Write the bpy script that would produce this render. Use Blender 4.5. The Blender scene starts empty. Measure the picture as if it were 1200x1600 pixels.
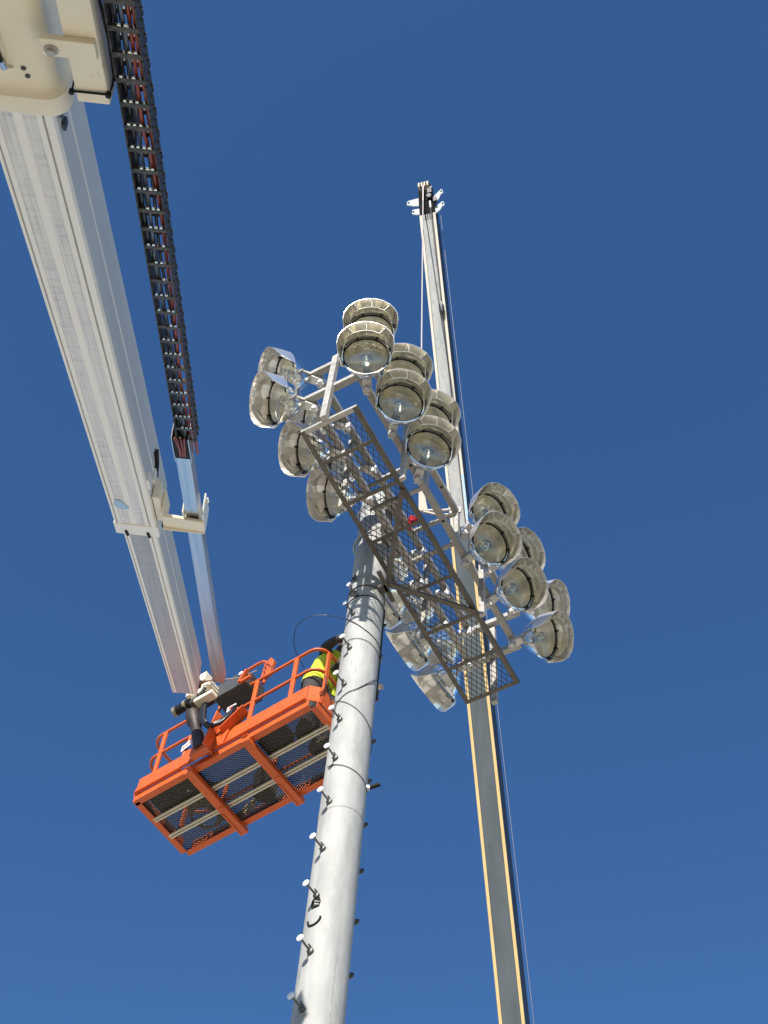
import bpy, math, random
from mathutils import Vector as V, Matrix as M4
random.seed(7)
R = math.radians
sc = bpy.context.scene
COL = sc.collection

# ------------------------------------------------------------------ camera, sky, sun, exposure
cam = bpy.data.cameras.new('camera')
cam_o = bpy.data.objects.new('camera', cam)
COL.objects.link(cam_o)
sc.camera = cam_o
cam.sensor_fit = 'AUTO'
cam.sensor_width = 36.0
cam.lens = 51.75
cam.clip_end = 8000
EL, ROLL = R(61.72), R(6.07)
f_ = V((0, math.cos(EL), math.sin(EL)))
r_ = V((1, 0, 0)); u_ = r_.cross(f_)
r2 = r_ * math.cos(ROLL) + u_ * math.sin(ROLL)
u2 = u_ * math.cos(ROLL) - r_ * math.sin(ROLL)
cam_o.matrix_world = M4(((r2.x, u2.x, -f_.x, 0), (r2.y, u2.y, -f_.y, 0), (r2.z, u2.z, -f_.z, 1.6), (0, 0, 0, 1)))

SUN_EL, SUN_AZ = R(26.5), R(199)          # azimuth clockwise from +Y
world = bpy.data.worlds.new('World')
sc.world = world
world.use_nodes = True
wn = world.node_tree
sky = wn.nodes.new('ShaderNodeTexSky')
sky.sky_type = 'NISHITA'
sky.sun_disc = False
sky.sun_elevation = SUN_EL
sky.sun_rotation = SUN_AZ
sky.air_density = 1.0
sky.dust_density = 0.1
sky.ozone_density = 3.0
bg = wn.nodes['Background']
hs = wn.nodes.new('ShaderNodeHueSaturation')
hs.inputs['Saturation'].default_value = 1.20
hs.inputs['Hue'].default_value = 0.506
wn.links.new(sky.outputs[0], hs.inputs['Color'])
wn.links.new(hs.outputs[0], bg.inputs[0])
bg.inputs[1].default_value = 0.111
sun = bpy.data.lights.new('sun', 'SUN')
sun.energy = 5.0
sun.angle = R(0.53)
sun.color = (1.0, 0.94, 0.85)
sun_o = bpy.data.objects.new('sun', sun)
COL.objects.link(sun_o)
sdir = V((math.sin(SUN_AZ) * math.cos(SUN_EL), math.cos(SUN_AZ) * math.cos(SUN_EL), math.sin(SUN_EL)))
sun_o.rotation_euler = sdir.to_track_quat('Z', 'Y').to_euler()
sun_o.location = sdir * 80
vs = sc.view_settings
vs.view_transform = 'Standard'
vs.look = 'None'
vs.exposure = 0.6
vs.gamma = 1.0
vs.use_curve_mapping = False
sc.cycles.max_bounces = 8
sc.cycles.transparent_max_bounces = 16
sc.cycles.caustics_reflective = False
sc.cycles.caustics_refractive = False

# ------------------------------------------------------------------ helpers
class MB:
    def __init__(s):
        s.v, s.f, s.mi, s.m = [], [], [], 0
    def add(s, vs_, fs):
        b = len(s.v)
        s.v += [tuple(x) for x in vs_]
        for q in fs:
            s.f.append([b + i for i in q]); s.mi.append(s.m)
    def box(s, c, d):
        x, y, z = c; a, b, h = d[0] / 2, d[1] / 2, d[2] / 2
        vs_ = [(x + i * a, y + j * b, z + k * h) for i in (-1, 1) for j in (-1, 1) for k in (-1, 1)]
        s.add(vs_, [(0, 1, 3, 2), (4, 6, 7, 5), (0, 4, 5, 1), (2, 3, 7, 6), (0, 2, 6, 4), (1, 5, 7, 3)])
    def beam(s, p, q, w, h, up=(0, 0, 1), w2=None, h2=None):
        p, q, up = V(p), V(q), V(up)
        t = (q - p).normalized()
        sd = t.cross(up)
        if sd.length < 1e-4: sd = t.cross(V((1, 0, 0)))
        sd.normalize(); n = sd.cross(t)
        w2 = w2 or w; h2 = h2 or h
        vs_ = []
        for c, a, b in ((p, w / 2, h / 2), (q, w2 / 2, h2 / 2)):
            vs_ += [c + sd * i * a + n * j * b for i, j in ((-1, -1), (1, -1), (1, 1), (-1, 1))]
        s.add(vs_, [(3, 2, 1, 0), (4, 5, 6, 7), (0, 1, 5, 4), (1, 2, 6, 5), (2, 3, 7, 6), (3, 0, 4, 7)])
    def tube(s, pts, r, n=8, cap=True, r2=None):
        pts = [V(p) for p in pts]
        rings = []
        ref = None
        for i, p in enumerate(pts):
            a = pts[max(i - 1, 0)]; b = pts[min(i + 1, len(pts) - 1)]
            t = (b - a).normalized()
            if ref is None:
                ref = t.cross(V((0, 0, 1)))
                if ref.length < 1e-3: ref = t.cross(V((1, 0, 0)))
            ref = (ref - t * ref.dot(t)).normalized()
            o = t.cross(ref)
            rr = r if r2 is None else r + (r2 - r) * i / (len(pts) - 1)
            rings.append([p + (ref * math.cos(k * 2 * math.pi / n) + o * math.sin(k * 2 * math.pi / n)) * rr for k in range(n)])
        vs_ = [q for g in rings for q in g]
        fs = []
        for i in range(len(rings) - 1):
            for k in range(n):
                k2 = (k + 1) % n
                fs.append((i * n + k, (i + 1) * n + k, (i + 1) * n + k2, i * n + k2))
        if cap:
            fs.append(tuple(range(n)))
            fs.append(tuple(range((len(rings) - 1) * n, len(rings) * n))[::-1])
        s.add(vs_, fs)
    def lathe(s, prof, o=(0, 0, 0), ax=(0, 0, 1), n=24, close=False, start=None):
        o, ax = V(o), V(ax).normalized()
        a = ax.cross(V((0, 0, 1)))
        if a.length < 1e-3: a = ax.cross(V((1, 0, 0)))
        a.normalize(); b = ax.cross(a)
        vs_ = [o + ax * h + (a * math.cos(k * 2 * math.pi / n) + b * math.sin(k * 2 * math.pi / n)) * r for r, h in prof for k in range(n)]
        fs = []
        m = len(prof)
        for i in range(m if close else m - 1):
            i2 = (i + 1) % m
            for k in range(n):
                k2 = (k + 1) % n
                fs.append((i * n + k, i * n + k2, i2 * n + k2, i2 * n + k))
        if not close:
            if prof[0][0] > 1e-4: fs.append(tuple(range(n))[::-1])
            if prof[-1][0] > 1e-4: fs.append(tuple(range((m - 1) * n, m * n)))
        s.add(vs_, fs)
    def prism(s, poly, o, ux, uy, th):
        """polygon in the plane (ux, uy) through o, extruded by th along ux x uy (centred)"""
        o, ux, uy = V(o), V(ux).normalized(), V(uy).normalized()
        n = ux.cross(uy).normalized() * th / 2
        k = len(poly)
        vs_ = [o + ux * a + uy * b - n for a, b in poly] + [o + ux * a + uy * b + n for a, b in poly]
        fs = [tuple(range(k))[::-1], tuple(range(k, 2 * k))] + [(i, (i + 1) % k, k + (i + 1) % k, k + i) for i in range(k)]
        s.add(vs_, fs)
    def loft(s, prof_list, close_prof=True, cap=True, mats=None):
        n = len(prof_list[0])
        vs_ = [p for pr in prof_list for p in pr]
        base = len(s.v)
        s.v += [tuple(x) for x in vs_]
        for i in range(len(prof_list) - 1):
            for k in range(n if close_prof else n - 1):
                k2 = (k + 1) % n
                s.f.append([base + i * n + k, base + (i + 1) * n + k, base + (i + 1) * n + k2, base + i * n + k2])
                s.mi.append(mats[k] if mats else s.m)
        if cap:
            s.f.append([base + k for k in range(n)]); s.mi.append(s.m)
            s.f.append([base + (len(prof_list) - 1) * n + k for k in range(n)][::-1]); s.mi.append(s.m)
    def mesh(s, name, mats, smooth=None):
        me = bpy.data.meshes.new(name)
        me.from_pydata(s.v, [], s.f)
        if not isinstance(mats, (list, tuple)): mats = [mats]
        for m in mats: me.materials.append(m)
        me.polygons.foreach_set('material_index', s.mi)
        import bmesh
        bm = bmesh.new(); bm.from_mesh(me)
        bmesh.ops.recalc_face_normals(bm, faces=bm.faces)
        bm.to_mesh(me); bm.free()
        if smooth:
            me.polygons.foreach_set('use_smooth', [True] * len(me.polygons))
            me.set_sharp_from_angle(angle=R(smooth))
        me.update()
        return me

def obj(name, data, parent=None, mw=None, bevel=0):
    o = bpy.data.objects.new(name, data if not isinstance(data, MB) else None)
    COL.objects.link(o)
    if parent is not None:
        o.parent = parent
    if mw is not None: o.matrix_basis = mw
    if bevel:
        b = o.modifiers.new('bevel', 'BEVEL'); b.width = bevel; b.segments = 2; b.limit_method = 'ANGLE'; b.angle_limit = R(40)
        b.harden_normals = False
    return o

def part(name, mb, mats, parent, mw=None, smooth=None, bevel=0, kind=None, label=None):
    o = obj(name, mb.mesh(name, mats, smooth), parent, mw, bevel)
    if kind: o['kind'] = kind
    if label: o['label'] = label
    return o

def thing(name, label, cat, mw=None, group=None):
    o = bpy.data.objects.new(name, None)
    o.empty_display_size = 0.2
    COL.objects.link(o)
    if mw is not None: o.matrix_basis = mw
    o['label'] = label; o['category'] = cat
    if group: o['group'] = group
    return o

def frame(o, x, z):
    x = V(x).normalized(); z = V(z); z = (z - x * z.dot(x)).normalized(); y = z.cross(x); o = V(o)
    return M4(((x.x, y.x, z.x, o.x), (x.y, y.y, z.y, o.y), (x.z, y.z, z.z, o.z), (0, 0, 0, 1)))

# ------------------------------------------------------------------ materials
def mat(name, col, rough=0.5, metal=0.0, col2=None, scale=8.0, amt=0.5, stretch=(1, 1, 1), bump=0.0, bscale=60.0,
        rvar=0.0, col3=None, scale3=3.0, thr3=0.6, detail=6.0, spec=0.5, stretch3=None):
    m = bpy.data.materials.new(name)
    m.use_nodes = True
    nt = m.node_tree; N = nt.nodes; L = nt.links
    b = N['Principled BSDF']
    b.inputs['Roughness'].default_value = rough
    b.inputs['Metallic'].default_value = metal
    b.inputs['Specular IOR Level'].default_value = spec
    b.inputs['Base Color'].default_value = (*col, 1)
    tc = N.new('ShaderNodeTexCoord')
    mp = N.new('ShaderNodeMapping'); mp.inputs['Scale'].default_value = stretch
    L.new(tc.outputs['Object'], mp.inputs['Vector'])
    out = None
    if col2:
        nz = N.new('ShaderNodeTexNoise'); nz.inputs['Scale'].default_value = scale; nz.inputs['Detail'].default_value = detail
        nz.inputs['Roughness'].default_value = 0.65
        L.new(mp.outputs[0], nz.inputs['Vector'])
        cr = N.new('ShaderNodeValToRGB')
        cr.color_ramp.elements[0].position = 0.5 - 0.22 * (1 / max(amt, .05)) * 0.5
        cr.color_ramp.elements[1].position = 0.5 + 0.22 * (1 / max(amt, .05)) * 0.5
        cr.color_ramp.elements[0].color = (*col, 1); cr.color_ramp.elements[1].color = (*col2, 1)
        L.new(nz.outputs['Fac'], cr.inputs['Fac'])
        out = cr.outputs['Color']
        if rvar:
            mr = N.new('ShaderNodeMapRange'); mr.inputs['To Min'].default_value = max(0, rough - rvar); mr.inputs['To Max'].default_value = min(1, rough + rvar)
            mr.inputs['From Min'].default_value = .3; mr.inputs['From Max'].default_value = .7
            L.new(nz.outputs['Fac'], mr.inputs['Value']); L.new(mr.outputs[0], b.inputs['Roughness'])
    if col3:
        mp3 = N.new('ShaderNodeMapping'); mp3.inputs['Scale'].default_value = stretch3 or stretch
        L.new(tc.outputs['Object'], mp3.inputs['Vector'])
        n3 = N.new('ShaderNodeTexNoise'); n3.inputs['Scale'].default_value = scale3; n3.inputs['Detail'].default_value = 9
        n3.inputs['Roughness'].default_value = 0.72
        L.new(mp3.outputs[0], n3.inputs['Vector'])
        r3 = N.new('ShaderNodeValToRGB')
        r3.color_ramp.elements[0].position = thr3; r3.color_ramp.elements[1].position = thr3 + 0.06
        L.new(n3.outputs['Fac'], r3.inputs['Fac'])
        mx = N.new('ShaderNodeMix'); mx.data_type = 'RGBA'
        L.new(r3.outputs['Color'], mx.inputs['Factor'])
        if out: L.new(out, mx.inputs['A'])
        else: mx.inputs['A'].default_value = (*col, 1)
        mx.inputs['B'].default_value = (*col3, 1)
        out = mx.outputs['Result']
    if out: L.new(out, b.inputs['Base Color'])
    if bump:
        nb = N.new('ShaderNodeTexNoise'); nb.inputs['Scale'].default_value = bscale; nb.inputs['Detail'].default_value = 4
        L.new(mp.outputs[0], nb.inputs['Vector'])
        bp = N.new('ShaderNodeBump'); bp.inputs['Strength'].default_value = bump; bp.inputs['Distance'].default_value = 0.004
        L.new(nb.outputs['Fac'], bp.inputs['Height']); L.new(bp.outputs[0], b.inputs['Normal'])
    return m

G = {}
G['galv_pole'] = mat('galvanized_pole', (.30, .30, .29), .68, .05, (.385, .385, .37), 7, 1.0, (1, 1, .22), .25, 40, .06, (.245, .255, .26), 3.5, .57, stretch3=(1, 1, .22))
G['galv'] = mat('galvanized_steel', (.36, .345, .31), .5, .25, (.47, .45, .41), 14, .8, (1, 1, 1), .2, 60, .12)
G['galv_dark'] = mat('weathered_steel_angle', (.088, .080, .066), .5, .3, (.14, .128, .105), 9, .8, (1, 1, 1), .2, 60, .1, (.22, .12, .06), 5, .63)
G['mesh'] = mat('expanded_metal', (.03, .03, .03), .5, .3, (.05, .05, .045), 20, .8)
G['alu'] = mat('spun_aluminium', (.86, .85, .82), .17, 1.0, (.80, .79, .76), 6, .6, (1, 1, 1), .04, 25, .05)
G['refl'] = mat('satin_reflector', (.92, .87, .74), .28, .82, (.84, .79, .66), 3, .3)
G['visor'] = mat('visor_aluminium', (.97, .945, .885), .31, .88, (.94, .91, .85), 2, .25)
G['cast'] = mat('cast_aluminium', (.62, .61, .58), .5, .6, (.72, .71, .68), 20, .7)
G['black'] = mat('black_rubber', (.010, .010, .010), .7, 0, (.02, .02, .02), 30, .6, spec=.2)
G['shadowblack'] = mat('shade_black_steel', (.006, .006, .007), .8, 0, (.012, .012, .012), 30, .6, spec=.1)  # near-black colour standing in for deep shade on the crane head
G['dark'] = mat('dark_steel', (.045, .045, .048), .45, .4, (.08, .08, .08), 20, .6)
G['bolt'] = mat('step_bolt_steel', (.10, .10, .10), .5, .7, (.16, .16, .15), 40, .6)
G['bolthead'] = mat('bolt_head_zinc', (.75, .76, .76), .5, .3)
G['boomwhite'] = mat('boom_white_paint', (.80, .78, .73), .42, 0, (.84, .82, .77), 3, .6, (.25, 1, 1), .05, 10, .08, (.66, .63, .56), 6, .66, stretch3=(.12, 1.4, 1))
def scuffmat(name, base, dark, streak, amount):
    m = mat(name, base, .42, .05)
    nt = m.node_tree; N = nt.nodes; L = nt.links; b = N['Principled BSDF']
    tc = next(n for n in N if n.type == 'TEX_COORD')
    def nz(scale, stretch, lo, hi, det=8):
        mp = N.new('ShaderNodeMapping'); mp.inputs['Scale'].default_value = stretch
        n = N.new('ShaderNodeTexNoise'); n.inputs['Scale'].default_value = scale; n.inputs['Detail'].default_value = det; n.inputs['Roughness'].default_value = .7
        r = N.new('ShaderNodeMapRange'); r.inputs['From Min'].default_value = lo; r.inputs['From Max'].default_value = hi
        L.new(tc.outputs['Object'], mp.inputs[0]); L.new(mp.outputs[0], n.inputs['Vector']); L.new(n.outputs['Fac'], r.inputs['Value'])
        return r.outputs[0]
    lines = nz(8, (.16, 12, 1), .44, .68, 10)          # long drag lines
    cross = nz(4, (6, .5, 1), .50, .72, 12)          # rubbed bands across
    patch = nz(1.2, (.6, 2.5, 1), .40, .60, 4)      # where the wear is strongest
    nick = nz(14, (1.4, .5, 1), .66, .70)
    def mth(op, a_, b_):
        q = N.new('ShaderNodeMath'); q.operation = op; q.use_clamp = True
        for i, v in enumerate((a_, b_)):
            if isinstance(v, float): q.inputs[i].default_value = v
            else: L.new(v, q.inputs[i])
        return q.outputs[0]
    w = mth('MULTIPLY', mth('ADD', mth('MULTIPLY', lines, .6), mth('MULTIPLY', cross, .55)), mth('ADD', mth('MULTIPLY', patch, .7), .45))
    w = mth('MULTIPLY', w, amount)
    mx = N.new('ShaderNodeMix'); mx.data_type = 'RGBA'; mx.inputs['A'].default_value = (*base, 1); mx.inputs['B'].default_value = (*streak, 1); L.new(w, mx.inputs['Factor'])
    m2 = N.new('ShaderNodeMix'); m2.data_type = 'RGBA'; m2.inputs['B'].default_value = (*dark, 1); L.new(mx.outputs['Result'], m2.inputs['A']); L.new(mth('MULTIPLY', nick, patch), m2.inputs['Factor'])
    L.new(m2.outputs['Result'], b.inputs['Base Color'])
    return m
G['boomscuff'] = scuffmat('boom_wear_strip', (.74, .72, .70), (.10, .10, .11), (.26, .26, .28), .95)
G['boomfly'] = scuffmat('fly_wear_strip', (.40, .40, .425), (.55, .55, .56), (.20, .20, .235), 1.0)
G['boomgroove'] = mat('darker_groove', (.50, .48, .44), .6, 0, (.40, .38, .35), 12, .7)  # groove faces toned darker than the boom paint around them
G['boomside'] = mat('boom_side_shade', (.56, .56, .535), .55, .0, (.66, .655, .63), 2, .6, (.3, 1, 1), .05, 8, .08)  # white boom paint greyed for the side faces, shade put into the colour
G['cream'] = mat('cream_boom_paint', (.78, .70, .54), .42, 0, (.82, .75, .60), 3, .6, (1, 1, 1), .06, 12, .08, (.50, .39, .22), 4, .62, stretch3=(.35, 1.2, 1))
G['slotdark'] = mat('slot_inside', (.30, .24, .12), .6, 0, (.2, .16, .08), 20, .7)
G['tray'] = mat('track_tray_zinc', (.48, .49, .50), .32, .85, (.62, .63, .64), 4, .6, (.15, 8, 4), .05, 10, .08)
G['chain'] = mat('carrier_link_steel', (.018, .017, .016), .5, .2, (.10, .088, .075), 22, .8, spec=.35)
G['hose_b'] = mat('blue_grey_hose', (.05, .07, .11), .4, 0, (.10, .13, .18), 8, .6)
G['hose_r'] = mat('rust_red_hose', (.20, .035, .02), .4, 0, (.28, .06, .03), 8, .6)
G['hose_k'] = mat('black_hose', (.015, .015, .017), .35, 0)
G['chrome'] = mat('polished_roller', (.9, .9, .9), .2, 1.0)
G['orange'] = mat('orange_paint', (.52, .086, .013), .45, 0, (.60, .112, .019), 6, .6, (1, 1, 1), .04, 20, .06, (.30, .07, .025), 7, .63)
G['slat'] = mat('aluminium_floor_slat', (.46, .43, .34), .45, .3, (.55, .51, .40), 10, .6)
G['floor'] = mat('dark_expanded_floor', (.035, .032, .028), .5, .3, (.06, .055, .045), 30, .7)
G['valve'] = mat('oily_tan_steel', (.20, .18, .13), .5, .2, (.30, .27, .20), 14, .7)
G['box'] = mat('grey_control_box', (.05, .053, .055), .5, 0, (.07, .073, .075), 8, .6)
G['white'] = mat('white_plastic', (.75, .73, .72), .5, 0)
G['redprint'] = mat('red_print', (.55, .05, .04), .5, 0)
G['blueweld'] = mat('pale_blue_patch', (.32, .48, .72), .5, 0, (.40, .56, .78), 25, .6)
G['craneA'] = mat('worn_white_boom_paint', (.42, .42, .41), .7, 0, (.32, .34, .36), 4, .8, (.3, 1, 1), .1, 20, .1, (.20, .20, .20), 14, .57, stretch3=(.5, 2.5, 2), spec=.15)
G['craneB'] = mat('grey_blue_boom_paint', (.070, .088, .100), .8, 0, (.105, .122, .136), 3, .7, (.2, 1, 1), .1, 20, .1, (.07, .08, .09), 6, .62, stretch3=(.25, 1.5, 1), spec=.1)
G['craneY'] = mat('faded_yellow_paint', (.56, .39, .16), .7, 0, (.62, .46, .22), 5, .7, (.4, 1, 1), .1, 20, .1, (.48, .36, .2), 7, .68)
G['craneC'] = mat('cream_corner_paint', (.62, .56, .46), .7, 0, (.56, .53, .48), 5, .7, (.4, 1, 1), .1, 20, .1, (.45, .40, .33), 7, .64)
G['craneside'] = mat('shaded_boom_side', (.02, .028, .05), .55, 0, (.03, .04, .07), 4, .6)  # dark blue paints in the shade on the crane boom sides
G['ear'] = mat('pale_lug_paint', (.50, .55, .60), .6, 0, (.45, .50, .55), 8, .6)
G['rope'] = mat('wire_rope', (.42, .38, .36), .5, .4, (.55, .50, .48), 60, .7)
G['sling'] = mat('beige_webbing', (.72, .62, .50), .8, 0, (.80, .71, .60), 60, .6)
G['red'] = mat('red_webbing', (.60, .012, .03), .7, 0, (.70, .03, .05), 40, .6)
G['hivis'] = mat('hi_vis_fabric', (.56, .66, .02), .75, 0, (.50, .60, .03), 12, .6, bump=.3, bscale=18)
G['cloth'] = mat('dark_work_clothes', (.025, .023, .024), .85, 0, (.05, .045, .045), 14, .6, bump=.4, bscale=25)
G['jeans'] = mat('navy_trousers', (.03, .04, .07), .85, 0, (.05, .06, .10), 14, .6, bump=.4, bscale=25)
G['skin'] = mat('skin', (.52, .30, .21), .55, 0, (.58, .34, .25), 20, .6)
G['cap'] = mat('grey_tan_hat', (.26, .22, .17), .8, 0, (.32, .27, .22), 30, .6)
G['glove'] = mat('pale_work_glove', (.55, .50, .45), .8, 0)
G['boot'] = mat('brown_boots', (.10, .06, .035), .7, 0)
G['wirek'] = mat('black_cable', (.02, .02, .022), .45, 0)
G['tyre'] = mat('tyre_rubber', (.03, .03, .03), .8, 0)

def glass_mat(name, tint=(1, 1, 1), mix=.06, rough=.03):
    m = bpy.data.materials.new(name); m.use_nodes = True
    nt = m.node_tree; N = nt.nodes; L = nt.links
    N.remove(N['Principled BSDF'])
    tr = N.new('ShaderNodeBsdfTransparent'); tr.inputs[0].default_value = (*tint, 1)
    gl = N.new('ShaderNodeBsdfGlossy'); gl.inputs['Roughness'].default_value = rough
    lw = N.new('ShaderNodeLayerWeight'); lw.inputs[0].default_value = .5
    pw = N.new('ShaderNodeMath'); pw.operation = 'POWER'; pw.inputs[1].default_value = 4.0
    L.new(lw.outputs['Facing'], pw.inputs[0])
    fr = N.new('ShaderNodeMath'); fr.operation = 'MULTIPLY_ADD'; fr.inputs[1].default_value = .8; fr.inputs[2].default_value = .03
    L.new(pw.outputs[0], fr.inputs[0])
    nz = N.new('ShaderNodeTexNoise'); nz.inputs['Scale'].default_value = 5
    ad = N.new('ShaderNodeMath'); ad.operation = 'MULTIPLY_ADD'; ad.inputs[1].default_value = 1.0; ad.use_clamp = True
    ml = N.new('ShaderNodeMath'); ml.operation = 'MULTIPLY'; ml.inputs[1].default_value = mix
    L.new(nz.outputs['Fac'], ml.inputs[0]); L.new(fr.outputs[0], ad.inputs[0]); L.new(ml.outputs[0], ad.inputs[2])
    mx = N.new('ShaderNodeMixShader')
    L.new(ad.outputs[0], mx.inputs[0]); L.new(tr.outputs[0], mx.inputs[1]); L.new(gl.outputs[0], mx.inputs[2])
    L.new(mx.outputs[0], N['Material Output'].inputs[0])
    return m
G['lens'] = glass_mat('lens_glass', (.94, .94, .90), .10)
G['bulb'] = glass_mat('bulb_glass', (.80, .85, .86), 1.5, .2)

# ------------------------------------------------------------------ ground (outside the frame, but what the polished lamps and undersides see)
gm = bpy.data.materials.new('dry_field'); gm.use_nodes = True
nt = gm.node_tree; b = nt.nodes['Principled BSDF']; b.inputs['Roughness'].default_value = .95
tc = nt.nodes.new('ShaderNodeTexCoord')
n1 = nt.nodes.new('ShaderNodeTexNoise'); n1.inputs['Scale'].default_value = .08; n1.inputs['Detail'].default_value = 8
n2 = nt.nodes.new('ShaderNodeTexNoise'); n2.inputs['Scale'].default_value = 6; n2.inputs['Detail'].default_value = 8
nt.links.new(tc.outputs['Object'], n1.inputs['Vector']); nt.links.new(tc.outputs['Object'], n2.inputs['Vector'])
c1 = nt.nodes.new('ShaderNodeValToRGB')
c1.color_ramp.elements[0].position = .42; c1.color_ramp.elements[1].position = .6
c1.color_ramp.elements[0].color = (.30, .265, .17, 1); c1.color_ramp.elements[1].color = (.36, .305, .205, 1)
c2 = nt.nodes.new('ShaderNodeMix'); c2.data_type = 'RGBA'; c2.blend_type = 'MULTIPLY'; c2.inputs['Factor'].default_value = .5
nt.links.new(n1.outputs['Fac'], c1.inputs['Fac']); nt.links.new(c1.outputs['Color'], c2.inputs['A']); nt.links.new(n2.outputs['Color'], c2.inputs['B'])
nt.links.new(c2.outputs['Result'], b.inputs['Base Color'])
mb = MB(); s_ = 3000
mb.add([(-s_, -s_, 0), (s_, -s_, 0), (s_, s_, 0), (-s_, s_, 0)], [(0, 1, 2, 3)])
g = obj('ground', mb.mesh('ground', gm)); g['kind'] = 'structure'
mb = MB(); mb.add([(-70, 2.5, .004), (75, 4.0, .004), (75, 62, .004), (-70, 62, .004)], [(0, 1, 2, 3)])
g = obj('bounce_ground', mb.mesh('bounce_ground', mat('pale_bounce', (.72, .63, .49), .95, 0, (.60, .52, .39), 1.5, .7, (1, 1, 1), .3, 40))); g['kind'] = 'structure'  # unseen pale sheet added to bounce light up onto the boom underside

# ------------------------------------------------------------------ galvanized light pole
PX, PY = -.09, 8.75
def prad(z): return .2145 - .0007 * z * .9 + (.0 if z > 12.0 else -.003)
pole = thing('light_pole', 'tall galvanized steel light pole with step bolts up its side', 'light pole', M4.Translation((PX, PY, 0)))
mb = MB()
mb.lathe([(prad(0), -.3), (prad(6), 6), (prad(11.9), 11.92), (prad(11.9), 11.925)], n=56)
part('lower_shaft', mb, G['galv_pole'], pole, smooth=30)
mb = MB()
mb.lathe([(.2075, 11.90), (.2085, 11.905), (.2085, 11.96), (.2065, 11.99), (.203, 15), (.2, 18.02), (.19, 18.06), (.0, 18.07)], n=56)
part('upper_shaft', mb, G['galv_pole'], pole, smooth=30)
mb = MB()
mb.lathe([(.45, 0), (.45, .35), (.43, .38), (0, .38)], n=32)
part('footing', mb, mat('concrete', (.38, .37, .35), .9, 0, (.46, .45, .42), 8, .7), pole, smooth=30)
def pdir(az): a = R(az); return V((math.sin(a), -math.cos(a), 0))
# weld seam
mb = MB()
d = pdir(24.5)
mb.beam(d * (prad(8) + .0005) + V((0, 0, 3)), d * (prad(10) - .0005) + V((0, 0, 10.12)), .010, .006, up=d)
part('weld_seam', mb, G['galv'], pole)
# step bolts
def bolt_mesh(far=False):
    mb = MB()
    mb.m = 0
    mb.tube([(-.01, 0, 0), (.165, 0, 0)], .0095, 8)
    mb.lathe([(.030, -.002), (.030, .024), (.022, .03), (.0, .03)], ax=(1, 0, 0), n=10)           # nut boss
    mb.box((.018, 0, .033), (.03, .012, .035)); mb.box((.03, 0, .046), (.034, .01, .01))           # climbing-step clip
    mb.m = 1
    mb.lathe([(.0, .160), (.026, .161), (.033, .166), (.032, .174), (.02, .181), (0, .183)], ax=(1, 0, 0), n=14)
    return mb.mesh('step_bolt', [G['bolt'], G['bolt'] if far else G['bolthead']], 40)  # far heads get dark steel in place of the shade they stand in
bm_ = bolt_mesh(); bmf = bolt_mesh(True)
bz = [2.0 + .62 * k for k in range(9)] + [7.65, 8.30, 8.93, 9.56, 10.15, 10.78, 11.36, 11.98, 12.61, 13.22, 13.82, 14.48, 15.16, 15.53]
for z in bz:
    az = -36 + random.uniform(-2, 2)
    d = pdir(az)
    obj('step_bolt', bm_, pole, frame(d * prad(z) * .985 + V((0, 0, z)), d, (0, 0, 1)))
for z in [1.7 + .62 * k for k in range(12)] + [9.75, 10.4, 11.01, 11.64, 12.27, 12.91, 13.54, 14.27, 15.08, 15.7]:
    d = pdir(143 + random.uniform(-2, 2))
    obj('step_bolt', bmf, pole, frame(d * prad(z) * .985 + V((0, 0, z)), d, (0, 0, 1)))
# small access opening with wire loop below it
d = pdir(-38); tz = V((0, 0, 1)); tx = d.cross(tz)
mb = MB(); r0 = prad(10.6)
mb.m = 0
mb.prism([(-.035, -.05), (.035, -.05), (.045, .0), (.035, .05), (-.035, .05), (-.045, 0)], d * (r0 + .002) + V((0, 0, 10.70)), tx, tz, .012)
mb.m = 1
for k in (-.03, 0.0): mb.box(tuple(d * (r0 + .014) + tx * -.02 + V((0, 0, 10.69 + k))), (.04, .02, .008))
part('hand_hole', mb, [G['black'], G['galv']], pole)
mb = MB()
mb.tube([pdir(-38 + 17 * math.cos(a)) * (r0 + .006) + V((0, 0, 10.52 + .075 * math.sin(a))) for a in [R(180 + 18 * k) for k in range(11)]], .009, 8)
part('cable_guard', mb, G['black'], pole, smooth=60)
# small floodlight-cable fitting on the right side
d = pdir(78)
mb = MB(); mb.m = 0
mb.tube([d * .2 + V((0, 0, 12.37)), d * .245 + V((0, 0, 12.40))], .012, 8); mb.box(tuple(d * .215 + V((0, 0, 12.39))), (.035, .035, .04))
mb.m = 1
mb.tube([d * .235 + V((0, 0, 12.39)), d * .325 + V((0, 0, 12.43))], .021, 12)
part('cable_fitting', mb, [G['white'], G['black']], pole, smooth=40)
# clamp bands for the crossarm bracket
mb = MB()
for z in (15.72, 15.50):
    r = prad(z) + .004
    mb.lathe([(r - .006, z - .006), (r + .004, z - .006), (r + .004, z + .006), (r - .006, z + .006)], n=48, close=True)
part('clamp_band', mb, G['dark'], pole, smooth=30)

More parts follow.
